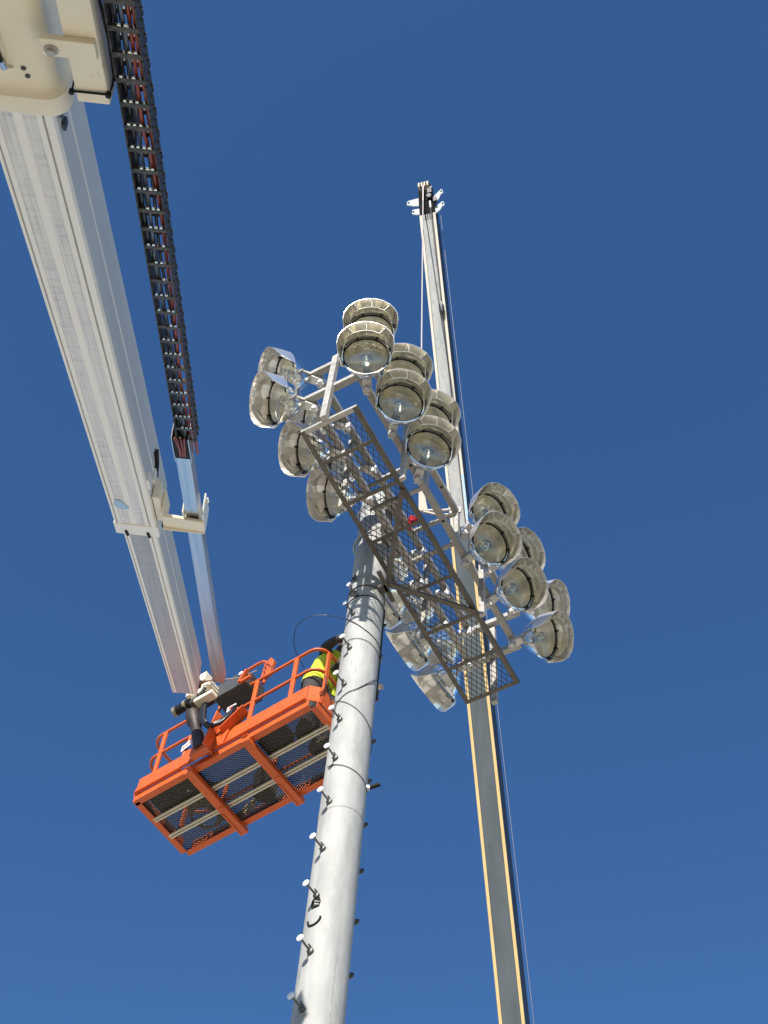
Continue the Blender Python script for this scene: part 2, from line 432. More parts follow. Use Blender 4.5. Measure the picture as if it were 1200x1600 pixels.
# ------------------------------------------------------------------ crossarm frame (two tiers) and service walkway
# local axes: x along the frame (away from camera), y = away from the viewer's right, z up
RACK = M4.Translation((PX, PY, 16.0)) @ M4.Rotation(math.atan2(.833, .5533), 4, 'Z')
def L3(u, v, w): return V((u, -v, w))
arm = thing('crossarm_frame', 'galvanized two-tier crossarm frame carrying the floodlights on the pole top', 'crossarm frame', RACK)
T1, T2 = .90, 1.65
def rackpart(name, p, q, w=.08, h=.085, m='galv', up=(0, 0, 1), bev=.006):
    mb = MB(); mb.beam(p, q, w, h, up)
    return part(name, mb, G[m], arm, bevel=bev)
for t in (T1, T2):
    rackpart('long_beam', L3(-2.0, .31, t), L3(1.96, .31, t))
    rackpart('cross_beam', L3(-2.045, .24, t - .004), L3(-2.045, 1.0, t - .004))
    rackpart('cross_beam', L3(2.0, .24, t - .004), L3(2.0, 1.0, t - .004))
    for u in (-.47, .36):
        rackpart('rung', L3(u, .352, t - .012), L3(u, .898, t - .012), .05, .05, bev=.004)
rackpart('long_beam', L3(-2.0, .94, T1), L3(1.96, .94, T1))
rackpart('long_beam', L3(-2.0, .94, T2), L3(-.62, .94, T2))
rackpart('long_beam', L3(-.40, .94, T2), L3(.34, .94, T2), .075, .08)
rackpart('long_beam', L3(.62, .94, T2), L3(1.96, .94, T2))
for u in (-.43, .37):
    rackpart('tie_post', L3(u, .94, T1 + .044), L3(u, .94, T2 - (.0 if u > 0 else .04)), .055, .055, up=(1, 0, 0), bev=.004)
# hanger posts between the walkway and the upper tier
rackpart('end_post', L3(-2.095, .60, -.03), L3(-2.095, .60, T2 + .06), .075, .008 + .06, up=(1, 0, 0))
rackpart('end_post', L3(2.05, .60, -.03), L3(2.05, .60, T2 + .06), .075, .06, up=(1, 0, 0))
for u in (-1.06, .90):
    rackpart('hanger_post', L3(u, 1.008, -.02), L3(u, 1.008, T2 + .06), .065, .05, up=(1, 0, 0))
    rackpart('hanger_post', L3(u, .240, -.02), L3(u, .240, T2 + .06), .065, .05, up=(1, 0, 0))
# pole mounting brackets
for t in (T1, T2):
    mb = MB()
    mb.beam(L3(-.22, .24, t), L3(.22, .24, t), .05, .12)
    for s in (-1, 1):
        mb.tube([L3(s * .225, .26, t), L3(s * .225, .05, t)] + [L3(.225 * math.cos(a) * s, -.225 * math.sin(a) * 1, t) for a in [R(k) for k in (0, 15, 30, 45, 60, 75, 90)]], .012, 8)
    part('pole_clamp', mb, G['galv'], arm, smooth=40)
# bolt holes seen on the beam undersides
for u, t in ((-.05, T2), (.02, T1), (-.8, T1), (1.0, T1)):
    mb = MB(); mb.lathe([(.0, -.004), (.017, -.004), (.017, .001), (0, .001)], o=L3(u, .94, t - (.040 if t == T2 else .043)), n=12)
    part('bolt_hole', mb, G['black'], arm)

walk = thing('service_walkway', 'long service walkway of steel angle and expanded mesh hung under the floodlights', 'walkway', RACK)
U0, U1, V0, V1 = -2.05, 1.945, .276, .976
def angle(mb, p, q, inn, s=.05, t=.008):
    """L section: vertical leg plus horizontal leg pointing along inn"""
    p, q, inn = V(p), V(q), V(inn)
    mb.beam(p + V((0, 0, .025)), q + V((0, 0, .025)), t, s)
    mb.beam(p + inn * (s / 2 + t / 2), q + inn * (s / 2 + t / 2), s, t)
for v, i in ((V0, 1), (V1, -1)):
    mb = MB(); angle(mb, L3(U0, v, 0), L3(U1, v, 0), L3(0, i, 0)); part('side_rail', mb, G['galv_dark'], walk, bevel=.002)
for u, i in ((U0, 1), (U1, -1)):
    mb = MB(); angle(mb, L3(u, V0 + .006, .001), L3(u, V1 - .006, .001), L3(i, 0, 0), .046); part('end_rail', mb, G['galv'] if u < 0 else G['galv_dark'], walk, bevel=.002)  # sunlit end takes the paler steel, its brightness put into the colour
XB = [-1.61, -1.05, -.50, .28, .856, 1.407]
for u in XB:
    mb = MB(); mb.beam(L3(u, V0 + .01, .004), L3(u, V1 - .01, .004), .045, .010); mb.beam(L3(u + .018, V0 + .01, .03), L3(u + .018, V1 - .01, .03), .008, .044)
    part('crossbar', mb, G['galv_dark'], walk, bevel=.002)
for u, va, vb in ((-1.0 - .135, .62, .955), (-.87, .50, .955)):
    mb = MB(); mb.beam(L3(u, va, .02), L3(u, vb, .02), .03, .03); part('stub_bar', mb, G['galv_dark'], walk)
def exmesh(u0, u1, v0, v1, a, b, w, h, z, f):
    """expanded metal: diamonds with half diagonals a (along u) and b (along v), every strand a small bar"""
    mb = MB()
    for sgn in (1, -1):
        # lines  u/a + sgn*v/b = 2k
        lo = min(u0 / a + sgn * v0 / b, u0 / a + sgn * v1 / b); hi = max(u1 / a + sgn * v0 / b, u1 / a + sgn * v1 / b)
        k = math.ceil(lo / 2)
        while 2 * k < hi:
            c = 2 * k; pts = []
            ua, ub = u0, u1
            va, vb = (c - ua / a) * b * sgn, (c - ub / a) * b * sgn
            # clip in v
            def cut(u_, v_):
                if v_ < v0: return ((c - sgn * v0 / b) * a, v0)
                if v_ > v1: return ((c - sgn * v1 / b) * a, v1)
                return (u_, v_)
            if not (max(va, vb) < v0 or min(va, vb) > v1):
                p, q = cut(ua, va), cut(ub, vb)
                if u0 - 1e-6 <= p[0] <= u1 + 1e-6 and u0 - 1e-6 <= q[0] <= u1 + 1e-6 and abs(p[0] - q[0]) > .01:
                    mb.beam(f(p[0], p[1], z + (.0012 if sgn > 0 else 0)), f(q[0], q[1], z + (.0012 if sgn > 0 else 0)), w, h)
            k += 1
    return mb
edges = [U0] + XB + [U1]
for a, b in zip(edges, edges[1:]):
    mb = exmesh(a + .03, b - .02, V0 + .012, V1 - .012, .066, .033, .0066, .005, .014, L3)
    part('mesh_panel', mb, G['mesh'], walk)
# V brace from the pole to the outer rail
apex = L3(-.07, .31, -.27)
for q in (L3(-.96, .95, -.035), L3(.81, .955, -.035)):
    mb = MB(); mb.beam(apex + V((0, 0, .012 if q.x < 0 else 0)), q, .055, .012, up=(0, 0, 1)); mb.beam(apex + V((0, 0, .05)), q + V((0, 0, .04)), .010, .05)
    part('brace', mb, G['galv_dark'], walk, bevel=.002)
mb = MB(); mb.beam(L3(-.29, .31, -.295), L3(.13, .27, -.295), .05, .03); mb.beam(L3(-.06, .20, -.28), L3(-.06, .30, -.28), .10, .06)
part('brace_bracket', mb, G['galv_dark'], walk, bevel=.003)

# ------------------------------------------------------------------ floodlights: one prototype, then copies
TILT = R(25)
AX = V((math.cos(TILT), 0, -math.sin(TILT))); SIDE = V((0, 1, 0)); UP = AX.cross(SIDE) * -1
if UP.z < 0: UP = -UP
B0 = V((.125, 0, -.02))                        # back of the bowl
def P(x, r, phi): return B0 + AX * x + (UP * math.cos(phi) + SIDE * math.sin(phi)) * r
def strip(mb, rows, flip=False):
    n = len(rows[0]); mb.add([p for r in rows for p in r], [(i * n + k, i * n + k + 1, (i + 1) * n + k + 1, (i + 1) * n + k) for i in range(len(rows) - 1) for k in range(n - 1)])
def make_floodlight(label):
    t = thing('floodlight', label, 'floodlight')
    mb = MB(); mb.beam((-.05, 0, -.045), (.16, 0, -.025), .10, .085)
    part('bracket_arm', mb, G['cast'], t, bevel=.008)
    mb = MB(); mb.m = 0
    mb.lathe([(.045, -.075), (.05, -.03), (.05, .02), (.03, .04)], o=(-.02, 0, -.06), n=12)
    for a in range(5):
        mb.lathe([(.012, 0), (.012, .02), (0, .022)], o=(-.02 + .038 * math.cos(a * 1.256), .038 * math.sin(a * 1.256), -.135), ax=(0, 0, -1), n=6)
    part('knuckle', mb, G['cast'], t, smooth=40)
    prof = [(.062, -.012), (.066, .0), (.082, .02), (.120, .055), (.165, .105), (.205, .165), (.235, .225), (.252, .275), (.272, .285), (.272, .300),
            (.250, .300), (.246, .275), (.229, .225), (.199, .165), (.159, .108), (.114, .060), (.05, .034), (.0, .03)]
    mb = MB(); mb.lathe(prof[:10], o=B0, ax=AX, n=36)
    mb.f.pop(); mb.mi.pop()
    part('bowl', mb, G['alu'], t, smooth=35)
    mb = MB(); mb.lathe(prof[9:], o=B0, ax=AX, n=36); mb.f.pop(); mb.mi.pop()
    part('reflector', mb, G['refl'], t, smooth=35)
    mb = MB()
    ring = []
    for k in range(31):
        a = R(-130 + 260 * k / 30)
        ring.append([P(x_, r_, a) for x_, r_ in ((.300, .250), (.300, .262), (.320, .262), (.320, .250))])
    mb.loft(ring)
    for k in range(6):
        a = R(-115 + 46 * k)
        c = P(.318, .263, a); rad = (UP * math.cos(a) + SIDE * math.sin(a))
        mb.beam(c - AX * .022, c + AX * .022, .012, .014, up=rad); mb.beam(P(.335, .255, a), P(.335, .28, a), .012, .012, up=AX)
    part('lens_ring', mb, G['black'], t)
    mb = MB(); mb.lathe([(.262, .296), (.272, .296), (.272, .312), (.262, .312)], o=B0, ax=AX, n=36, close=True); part('rim', mb, G['alu'], t, smooth=40)
    mb = MB()
    mb.lathe([(.0, .352), (.10, .349), (.18, .338), (.235, .322), (.250, .312)], o=B0, ax=AX, n=36)
    part('lens', mb, G['lens'], t, smooth=60)
    mb = MB()
    mb.m = 0; mb.lathe([(.045, .03), (.045, .07), (.03, .085), (.03, .10), (0, .10)], o=B0, ax=AX, n=14)
    mb.m = 1; mb.lathe([(.03, .09), (.055, .13), (.070, .18), (.062, .23), (.035, .26), (.022, .29), (0, .295)], o=B0, ax=AX, n=14)
    mb.m = 2; mb.tube([P(.10, .02, 0), P(.26, .02, 0)], .004, 6); mb.tube([P(.10, .02, 3.14), P(.26, .02, 3.14)], .004, 6); mb.tube([P(.16, 0, 0), P(.21, 0, 0)], .012, 8); mb.tube([P(.255, .062, R(a_)) for a_ in range(-80, 81, 20)], .007, 6)
    part('lamp', mb, [G['white'], G['bulb'], G['dark']], t, smooth=50)
    # hood: faceted sheet round the rim, longest at the top, flaring slightly
    n = 15; rows = []
    phis = [R(-124 + 248 * k / n) for k in range(n + 1)]
    def front(p):
        c = math.cos(p); a = abs(math.degrees(p))
        return .315 + (.215 if a < 80 else .215 - .03 * (a - 80) / 25 if a < 105 else .185 - .165 * (a - 105) / 19)
    for q in (0, .5, 1):
        rows.append([P(.285 + (front(p) - .285) * q, .2745 + (.040 * q ** .8), p) for p in phis])
    mb = MB(); strip(mb, rows)
    o = part('visor', mb, G['visor'], t, smooth=None)
    so = o.modifiers.new('sheet', 'SOLIDIFY'); so.thickness = .004; so.offset = 1
    # inner baffle: bent plate across the upper half, wavy rear edge, held by tabs
    ph = [R(x) for x in (-98, -60, -42, -22, 0, 22, 42, 60, 98)]
    chord = [.262, .252, .226, .214, .210, .214, .226, .252, .262]
    rear = [.41, .432, .395, .42, .452, .445, .415, .392, .39]
    frt = [.44, .485, .505, .508, .510, .508, .505, .485, .44]
    rows = [[P(rear[k], chord[k], ph[k]) for k in range(9)], [P((rear[k] + frt[k]) / 2, chord[k] - .004, ph[k]) for k in range(9)], [P(frt[k], chord[k] - .008, ph[k]) for k in range(9)]]
    mb = MB(); strip(mb, rows)
    for k, a in ((2, -42), (6, 42), (4, 0)):
        p = R(a); strip(mb, [[P(.46, chord[k] - .004, p), P(.46, .300, p)], [P(.504, chord[k] - .007, p), P(.518, .308, p)]])
    o = part('baffle', mb, G['visor'], t, smooth=None)
    so = o.modifiers.new('sheet', 'SOLIDIFY'); so.thickness = .003; so.offset = 0
    return t
def copy_thing(t, label, mw, group):
    c = t.copy(); COL.objects.link(c); c.matrix_basis = mw; c['label'] = label; c['group'] = group
    for ch in t.children:
        d = ch.copy(); COL.objects.link(d); d.parent = c
    return c
GRP = 'floodlights on the crossarm frame'
PAIRS = [  # u, v, world azimuth of the aim (ccw from +X), description
    (-1.91, .97, 264, 'of the topmost pair, above the white end post'),
    (-1.30, .97, 279, 'of the middle pair in the upper front row, left of the crane boom'),
    (-.65, .96, 281, 'of the front pair overlapping the crane boom, just above the red webbing'),
    (.61, .95, 305, 'of the front pair right of the crane boom, nearest the hoist sling'),
    (1.24, .95, 315, 'of the middle pair in the right front row, beyond the crane boom'),
    (1.90, .95, 332, 'of the rightmost pair, at the lower end of the crossarm'),
    (-1.96, .30, 190, 'of the leftmost pair, standing out from the crossarm end'),
    (-1.30, .30, 187, 'of the rear pair tucked beside the walkway corner at upper left'),
    (-.65, .30, 186, 'of the lowest rear pair left of the walkway, above the pole top'),
    (.65, .30, 150, 'of the rear pair hidden mostly behind the pole'),
    (1.30, .30, 147, 'of the rear pair just right of the pole, below the walkway'),
    (1.95, .30, 142, 'of the lowest pair in the photo, by the walkway lower end'),
]
proto = None
for u, v, az, dsc in PAIRS:
    for tier, t in (('lower', T1), ('upper', T2)):
        pos = RACK @ L3(u, v, t - .012)
        mw = M4.Translation(pos) @ M4.Rotation(R(az + random.uniform(-2, 2)), 4, 'Z') @ M4.Rotation(R(random.uniform(-2, 2)), 4, 'Y')
        lb = f'{tier} floodlight ' + dsc
        if proto is None:
            proto = make_floodlight(lb); proto.matrix_basis = mw; proto['group'] = GRP
        else:
            copy_thing(proto, lb, mw, GRP)

# ------------------------------------------------------------------ crane behind
TIP, BOT = V((.145, 8.72, 32.2)), V((2.784, 17.40, 17.89))
ct = (TIP - BOT).normalized()
cside = ct.cross(V((0, 0, 1))).normalized()           # to the left seen from the camera?
cn = cside.cross(ct)
if cn.y > 0: cn = -cn                                  # underside normal, towards the camera
CB = BOT - ct * 18.2
crane = thing('crane', 'mobile crane behind the pole with worn white and yellow-edged telescopic boom', 'crane', M4.Translation((CB.x, CB.y, 0)))
CF = M4.Translation((-CB.x, -CB.y, 0)) @ frame(CB, ct, -cn + cside * (.06 if cside.x > 0 else -.06))      # x along boom, z = away from the underside
LT = (TIP - CB).length
CS = 1 if V((CF[0][1], CF[1][1], CF[2][1])).x > 0 else -1           # +y is world +x ?
def boomsec(name, x0, x1, w, h, strip_w, mats, lip=.005):
    """box boom: flat bottom plate between two proud corner strips"""
    mb = MB(); hw = w / 2
    pr = [(-hw, h), (-hw, .006), (-hw + .006, 0), (-hw + strip_w, 0), (-hw + strip_w + .008, lip), (hw - strip_w - .008, lip), (hw - strip_w, 0), (hw - .006, 0), (hw, .006), (hw, h)]
    ms = [2, 1, 1, 3, 0, 3, 1, 1, 2, 2]
    mb.loft([[(x0, y, z) for y, z in pr], [(x1, y, z) for y, z in pr]], mats=ms)
    return part(name, mb, mats, crane, CF)
boomsec('tip_section', LT - 8.4, LT - .62, .345, .42, .052, [G['craneA'], G['craneC'], G['craneside'], G['dark']])
boomsec('middle_section', 5.6, LT - 8.15, .405, .50, .052, [G['craneB'], G['craneY'], G['craneside'], G['dark']])
boomsec('base_section', -.5, 6.0, .46, .56, .066, [G['craneB'], G['craneY'], G['craneside'], G['dark']])
mb = MB()
for y in (-.19, .13): mb.box((LT - 11.1, y, -.004), (.02, .055, .006))
part('seam_plate', mb, G['dark'], crane, CF)
# stain and blue paint remnant on the right strip
mb = MB(); mb.box((LT - 7.55, CS * .15, -.0035), (1.0, .045, .003)); part('paint_patch', mb, G['blueweld'], crane, CF)
# head
mb = MB(); mb.m = 0
mb.loft([[(LT - .75, y, z) for y, z in ((-.165, .02), (.165, .02), (.165, .40), (-.165, .40))], [(LT - .30, y, z) for y, z in ((-.165, .03), (.165, .03), (.165, .36), (-.165, .36))],
         [(LT + .22, y, z) for y, z in ((-.14, .02), (.12, .02), (.12, .30), (-.14, .30))]])
for k in range(5): mb.beam((LT - .78, -.10 + .05 * k, .012), (LT - .58, -.10 + .05 * k, .012), .018, .02)
part('boom_head', mb, G['shadowblack'], crane, CF)
for k in range(4):
    mb = MB(); y = -.115 + k * .062
    mb.lathe([(.0, -.022), (.17, -.022), (.15, -.010), (.15, .010), (.17, .022), (0, .022)], o=(LT + .17, y, .13), ax=(0, 1, 0), n=28)
    part('sheave', mb, G['rope'], crane, CF, smooth=30)
    mb = MB(); mb.tube([(LT + .17 + .158 * math.cos(a), y, .13 + .158 * math.sin(a)) for a in [R(-100 + 20 * j) for j in range(14)]], .013, 6)
    part('rope_wrap', mb, G['sling'], crane, CF, smooth=60)
def ear(x, y0, y1, dx0, dx1, skew):
    s = 1 if y1 > y0 else -1
    d = abs(y1 - y0)
    mb = MB()
    poly = [(x, y0), (x + dx0, y0), (x + skew + .09, y0 + s * d * .85), (x + skew + .07, y1), (x + skew - .02, y1 + s * .01), (x + skew - .05, y0 + s * d * .75), (x + skew * .5 - .02, y0 + s * d * .55)]
    mb.prism(poly, (0, 0, .10), (1, 0, 0), (0, 1, 0), .03)
    e = part('jib_lug', mb, G['ear'], crane, CF, bevel=.004)
    mb = MB(); mb.lathe([(0, -.02), (.022, -.02), (.022, .02), (0, .02)], o=(x + skew + .03, y0 + s * d * .86, .10), n=12)
    part('pin_hole', mb, G['black'], e)
Ls = -CS; Rs = CS
ear(LT - .28, Ls * .16, Ls * .42, .22, 0, .12)
ear(LT - .52, Ls * .16, Ls * .33, .17, 0, .09)
ear(LT - .30, Rs * .16, Rs * .36, .20, 0, .26)
ear(LT - .58, Rs * .16, Rs * .36, .18, 0, .20)
mb = MB()
mb.lathe([(.05, -.03), (.06, 0), (.05, .03), (0, .03)], o=(LT - .16, Rs * .08, -.02), ax=(0, 0, -1), n=12); mb.box((LT - .03, Rs * .10, -.02), (.12, .09, .07)); mb.box((LT + .05, Rs * .14, .02), (.05, .05, .14)); mb.box((LT - .25, Rs * .19, .05), (.1, .07, .1))
part('head_fittings', mb, G['dark'], crane, CF)
mb = MB(); mb.tube([(LT - .30, Rs * .085, -.01), (LT - .48, Rs * .085, -.012)], .022, 10); part('limit_switch', mb, G['white'], crane, CF, smooth=40)
mb = MB()
mb.tube([(LT - .48, Rs * .085, -.02), (LT - .8, Rs * .09, -.016), (LT - 2.9, Rs * .105, -.016)], .014, 8); part('cable', mb, G['dark'], crane, CF, smooth=60)
mb = MB(); mb.lathe([(.0, 0), (.045, .03), (.055, .08), (.055, .2), (.045, .25), (.02, .28), (0, .29)], o=(LT - 3.05, Rs * .10, -.055), ax=(-1, 0, 0), n=14)
part('cable_weight', mb, G['dark'], crane, CF, smooth=40)
mb = MB(); mb.tube([(LT - 3.34, Rs * .10, -.02), (LT - 6, Rs * .105, -.016), (LT - 8.1, Rs * .11, -.016)], .010, 6); part('cable', mb, G['dark'], crane, CF, smooth=60)
mb = MB(); mb.tube([(LT - .3, Rs * .20, .50), (4, Rs * .29, .72)], .0032, 6); part('auxiliary_rope', mb, G['rope'], crane, CF, smooth=60)
# carrier on the ground (out of the picture)
mb = MB(); mb.box((0, 1.5, 1.15), (2.6, 9.5, .7)); mb.box((0, 2.0, 1.9), (2.3, 4.2, .8)); mb.box((-.9, -2.4, 2.1), (.9, 1.8, 1.5)); mb.box((0, 4.2, 2.2), (2.4, 1.2, 1.2))
part('carrier', mb, G['craneY'], crane, bevel=.05)
for x in (-1.1, 1.1):
    for y in (-2.2, -.8, 3.6, 5.0):
        mb = MB(); mb.lathe([(.0, -.2), (.35, -.2), (.62, -.19), (.65, -.1), (.65, .1), (.62, .19), (.35, .2), (0, .2)], o=(x * 1.15, y, .65), ax=(1, 0, 0), n=24)
        part('wheel', mb, G['tyre'], crane, smooth=40)

# hoist rope and sling
rope = MB()
hook = RACK @ L3(-.1, .66, 2.05)
top = (M4.Translation((CB.x, CB.y, 0)) @ CF) @ V((LT + .16, Ls * .02, -.03))
knot = (M4.Translation((CB.x, CB.y, 0)) @ CF) @ V((LT - .33, Ls * .045, -.10))
mid = hook.lerp(knot, .7)
rope.tube([top, knot], .014, 8)
rope.tube([knot, mid, hook], .013, 8)
ro = obj('hoist_rope', rope.mesh('hoist_rope', G['rope'], 60)); ro['label'] = 'thin steel hoist rope hanging from the crane tip to the crossarm'; ro['category'] = 'rope'
sl = thing('lifting_sling', 'beige webbing sling tying the crossarm frame to the hoist rope', 'sling', RACK)
mb = MB()
a = L3(-.1, .66, 2.05); 
mb.beam(a, L3(.17, .57, 1.67), .03, .012, up=L3(.8, -.5, 0), w2=.11, h2=.05)
part('strap', mb, G['sling'], sl)
mb = MB()
mb.tube([L3(.17, .57, 1.66), L3(.26, .72, 1.60), L3(.34, .90, 1.59), L3(.36, .99, 1.62), L3(.36, .99, 1.72), L3(.30, .8, 1.72), L3(.17, .58, 1.68)], .016, 8)
part('wrap', mb, G['sling'], sl, smooth=60)
rb = MB()
for k in range(26):
    c = L3(.13 + random.gauss(0, .025), .46 + random.gauss(0, .025), 1.44 + random.gauss(0, .03))
    d = V((random.gauss(0, 1), random.gauss(0, 1), random.gauss(0, 1))).normalized() * .05
    rb.tube([c - d, c + V((0, 0, random.uniform(-.02, .02))), c + d.yzx], .016, 6)
rbo = obj('webbing_bundle', rb.mesh('webbing_bundle', G['red'], 60), None, RACK); rbo['label'] = 'small bundle of bright red webbing on the crossarm near the pole top'; rbo['category'] = 'webbing'

# ------------------------------------------------------------------ boom lift
O = V((-1.887, 5.738, 11.503)); bt = V((-.005, .782, .623)).normalized()
lift = thing('boom_lift', 'white telescopic boom lift with an orange work basket reaching to the pole', 'boom lift', M4.Translation((-1.85, -6.6, 0)))
BFW = frame(O, bt, (0, -.6, .8))
BF = M4.Translation((1.85, 6.6, 0)) @ BFW            # x along boom, y = left (-s), z up from the underside
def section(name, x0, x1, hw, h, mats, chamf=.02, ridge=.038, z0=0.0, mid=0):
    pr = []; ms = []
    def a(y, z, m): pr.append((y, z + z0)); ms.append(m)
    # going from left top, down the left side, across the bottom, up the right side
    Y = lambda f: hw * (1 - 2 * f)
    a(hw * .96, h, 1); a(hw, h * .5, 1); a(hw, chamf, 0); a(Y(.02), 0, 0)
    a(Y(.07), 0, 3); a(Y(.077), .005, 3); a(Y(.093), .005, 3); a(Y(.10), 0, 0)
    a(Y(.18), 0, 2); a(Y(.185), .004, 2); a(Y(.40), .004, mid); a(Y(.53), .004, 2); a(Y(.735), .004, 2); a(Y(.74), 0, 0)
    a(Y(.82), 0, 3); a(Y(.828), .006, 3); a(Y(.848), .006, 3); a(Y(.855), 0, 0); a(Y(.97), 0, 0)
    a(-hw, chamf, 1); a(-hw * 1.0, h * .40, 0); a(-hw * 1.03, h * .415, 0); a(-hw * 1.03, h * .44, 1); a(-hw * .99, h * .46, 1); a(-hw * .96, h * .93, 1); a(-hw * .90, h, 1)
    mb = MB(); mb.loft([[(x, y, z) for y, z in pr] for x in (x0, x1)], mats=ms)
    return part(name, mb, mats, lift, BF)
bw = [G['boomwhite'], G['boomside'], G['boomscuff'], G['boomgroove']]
section('mid_boom', -5.22, 0.03, .166, .47, bw)
bwf = [G['boomwhite'], G['boomside'], G['boomfly'], G['boomgroove']]
section('fly_boom', -1.0, 4.64, .134, .39, bwf, .016, .022, z0=.035, mid=2)
mb = MB()
mb.loft([[(x, y, z) for y, z in ((.172, .2), (.172, -.005), (-.172, -.005), (-.172, .2), (-.155, .2), (-.155, .012), (.155, .012), (.155, .2))] for x in (-.155, .045)])
part('end_collar', mb, G['boomwhite'], lift, BF, bevel=.006)
for y in (.085, -.085):
    mb = MB()
    for k in range(3): mb.lathe([(.011, 0), (.011, .016), (0, .018)], o=(-.03 + k * .032, y - k * .003, -.004), ax=(0, 0, -1), n=8)
    part('pad_bolt', mb, G['black'], lift, BF)
mb = MB()
for k in range(3): mb.box((-.02 + k * .04, -.176, .13 - k * .012), (.022, .02, .026))
part('pad_bolt', mb, G['black'], lift, BF)
mb = MB()
for k in range(4): mb.box((-5.25 + k * .10, -.178, .06 + .006 * k), (.045, .014, .05))
part('wear_pad', mb, G['dark'], lift, BF)
# pale blue patch on the boom underside
mb = MB(); mb.prism([(-.62, .10), (-.52, .125), (-.46, .095), (-.455, .02), (-.50, .015), (-.56, .045), (-.60, .06)], (0, 0, -.0), (1, 0, 0), (0, 1, 0), .006)
part('paint_patch', mb, G['blueweld'], lift, BF)
# base boom with its flared end lip
def rr(hw, z0, z1, r, n=6):
    pts = []
    for cx, cz, a0 in ((hw - r, z0 + r, 270), (hw - r, z1 - r, 0), (-hw + r, z1 - r, 90), (-hw + r, z0 + r, 180)):
        for k in range(n + 1):
            a = R(a0 + 90 * k / n); pts.append((cx + r * math.cos(a), cz + r * math.sin(a)))
    return pts
mb = MB()
secs = [(-9.5, .205, .015, .60, .085), (-5.34, .205, .015, .60, .085), (-5.29, .207, .013, .60, .085), (-5.255, .216, .004, .605, .088), (-5.235, .240, -.018, .62, .095), (-5.14, .247, -.024, .625, .095), (-5.125, .245, -.022, .62, .095)]
mb.loft([[(x, y, z) for y, z in rr(*s)] for x, *s in secs])
part('base_boom', mb, G['cream'], lift, BF, smooth=38)
mb = MB(); mb.m = 0
mb.box((-5.52, .055, .014), (.22, .085, .016)); mb.m = 1
mb.tube([(-5.63, .028, .010), (-5.60, .022, -.02), (-5.53, .018, -.022), (-5.46, .008, -.012)], .010, 8); mb.box((-5.635, .028, .004), (.02, .05, .02)); mb.m = 2; mb.tube([(-5.47, .009, -.014), (-5.41, .004, -.004)], .015, 10); mb.m = 3; mb.box((-5.40, .035, .008), (.012, .13, .014)); mb.box((-5.53, -.004, .008), (.27, .014, .014))
part('cable_slot', mb, [G['slotdark'], G['black'], G['tray'], G['cream']], lift, BF, smooth=40)
for x, y in ((-5.40, -.075), (-5.35, -.085), (-5.66, .10)):
    mb = MB(); mb.lathe([(.012, 0), (.012, .008), (.007, .010), (0, .010)], o=(x, y, .016), ax=(0, 0, -1), n=8)
    part('bolt', mb, G['dark'], lift, BF)
mb = MB(); mb.tube([(-9.4, .075, .0155), (-5.68, .072, .0155)], .0035, 5); part('weld_seam', mb, G['cream'], lift, BF)
# side trough that feeds the cable carrier
mb = MB(); mb.loft([[(x, y, z) for y, z in ((-.30, -.02), (-.445, -.02), (-.452, .10), (-.29, .10))] for x in (-9.0, -5.25)])
part('carrier_trough', mb, G['cream'], lift, BF, bevel=.006)
mb = MB(); mb.box((-5.63, -.32, -.035), (.11, .235, .03)); part('trough_arm', mb, G['cream'], lift, BF, bevel=.004)
mb = MB(); mb.lathe([(.032, 0), (.032, .006), (.019, .007), (.019, .022), (.012, .024), (0, .024)], o=(-5.62, -.245, -.05), ax=(0, 0, -1), n=14); part('bolt', mb, G['galv'], lift, BF, smooth=30)
mb = MB(); mb.tube([(-5.33, -.285, .10), (-5.33, -.285, -.027), (-5.335, -.452, -.029), (-5.34, -.46, .02), (-5.42, -.475, .05)], .006, 6)
mb.lathe([(.013, -.01), (.013, .01), (0, .01)], o=(-5.33, -.285, -.03), n=8); mb.lathe([(.013, -.012), (.013, .01), (0, .01)], o=(-5.335, -.45, -.03), n=8)
part('cable_tie', mb, G['black'], lift, BF, smooth=40)
mb = MB(); mb.tube([(-6.6, -.462, .03), (-6.3, -.468, .05), (-5.9, -.466, .035), (-5.6, -.47, .055), (-5.35, -.468, .04)], .008, 6); part('trough_cable', mb, G['black'], lift, BF, smooth=60)
# cable carrier: an open chain of links with hoses inside
carrier = obj('cable_carrier', None, lift, BF)
def chain_y(x): return -.520 + (x + 1.75) * .0095       # centre line, drifts slowly towards the boom
W_, Hc = .062, .105
lk = MB()
p = .165
for s in (-1, 1):
    lk.prism([(-.105, -.02), (-.075, -.052), (.05, -.052), (.07, -.035), (.07, .035), (.05, .052), (-.075, .052), (-.105, .02)], (0, s * (W_ + (.004 if s > 0 else -.0)), .05), (1, 0, 0), (0, 0, 1), .007)
    for k in (-.06, .0, .045): lk.lathe([(.009, 0), (.009, .008), (0, .009)], o=(k, s * (W_ + .004), .05 + (.028 if k == 0 else 0)), ax=(0, s, 0), n=6)
for z in (.003, .098): lk.box((.055, 0, z), (.032, 2 * W_ + .012, .014))
lkm = lk.mesh('chain_link', G['chain'])
x = -8.6; i = 0
while x < -1.72:
    o = obj('chain_link', lkm, carrier, M4.Translation((x, chain_y(x), 0)) @ M4.Rotation(R(.55), 4, 'Z'))
    x += p; i += 1
mb = MB()
for j in range(i):
    xx = -8.6 + j * p
    for y in [y_ for y_ in (-.045, -.02, .008, .035) if random.random() < .62]:
        mb.tube([(xx + .030, chain_y(xx) + y, -.001), (xx + .030, chain_y(xx) + y + .014, -.001)], .006, 6)
part('spacer', mb, G['chrome'], carrier, kind='stuff')
cols = ['hose_r', 'hose_r', 'hose_r', 'hose_k', 'hose_b', 'hose_b', 'hose_k', 'hose_b']
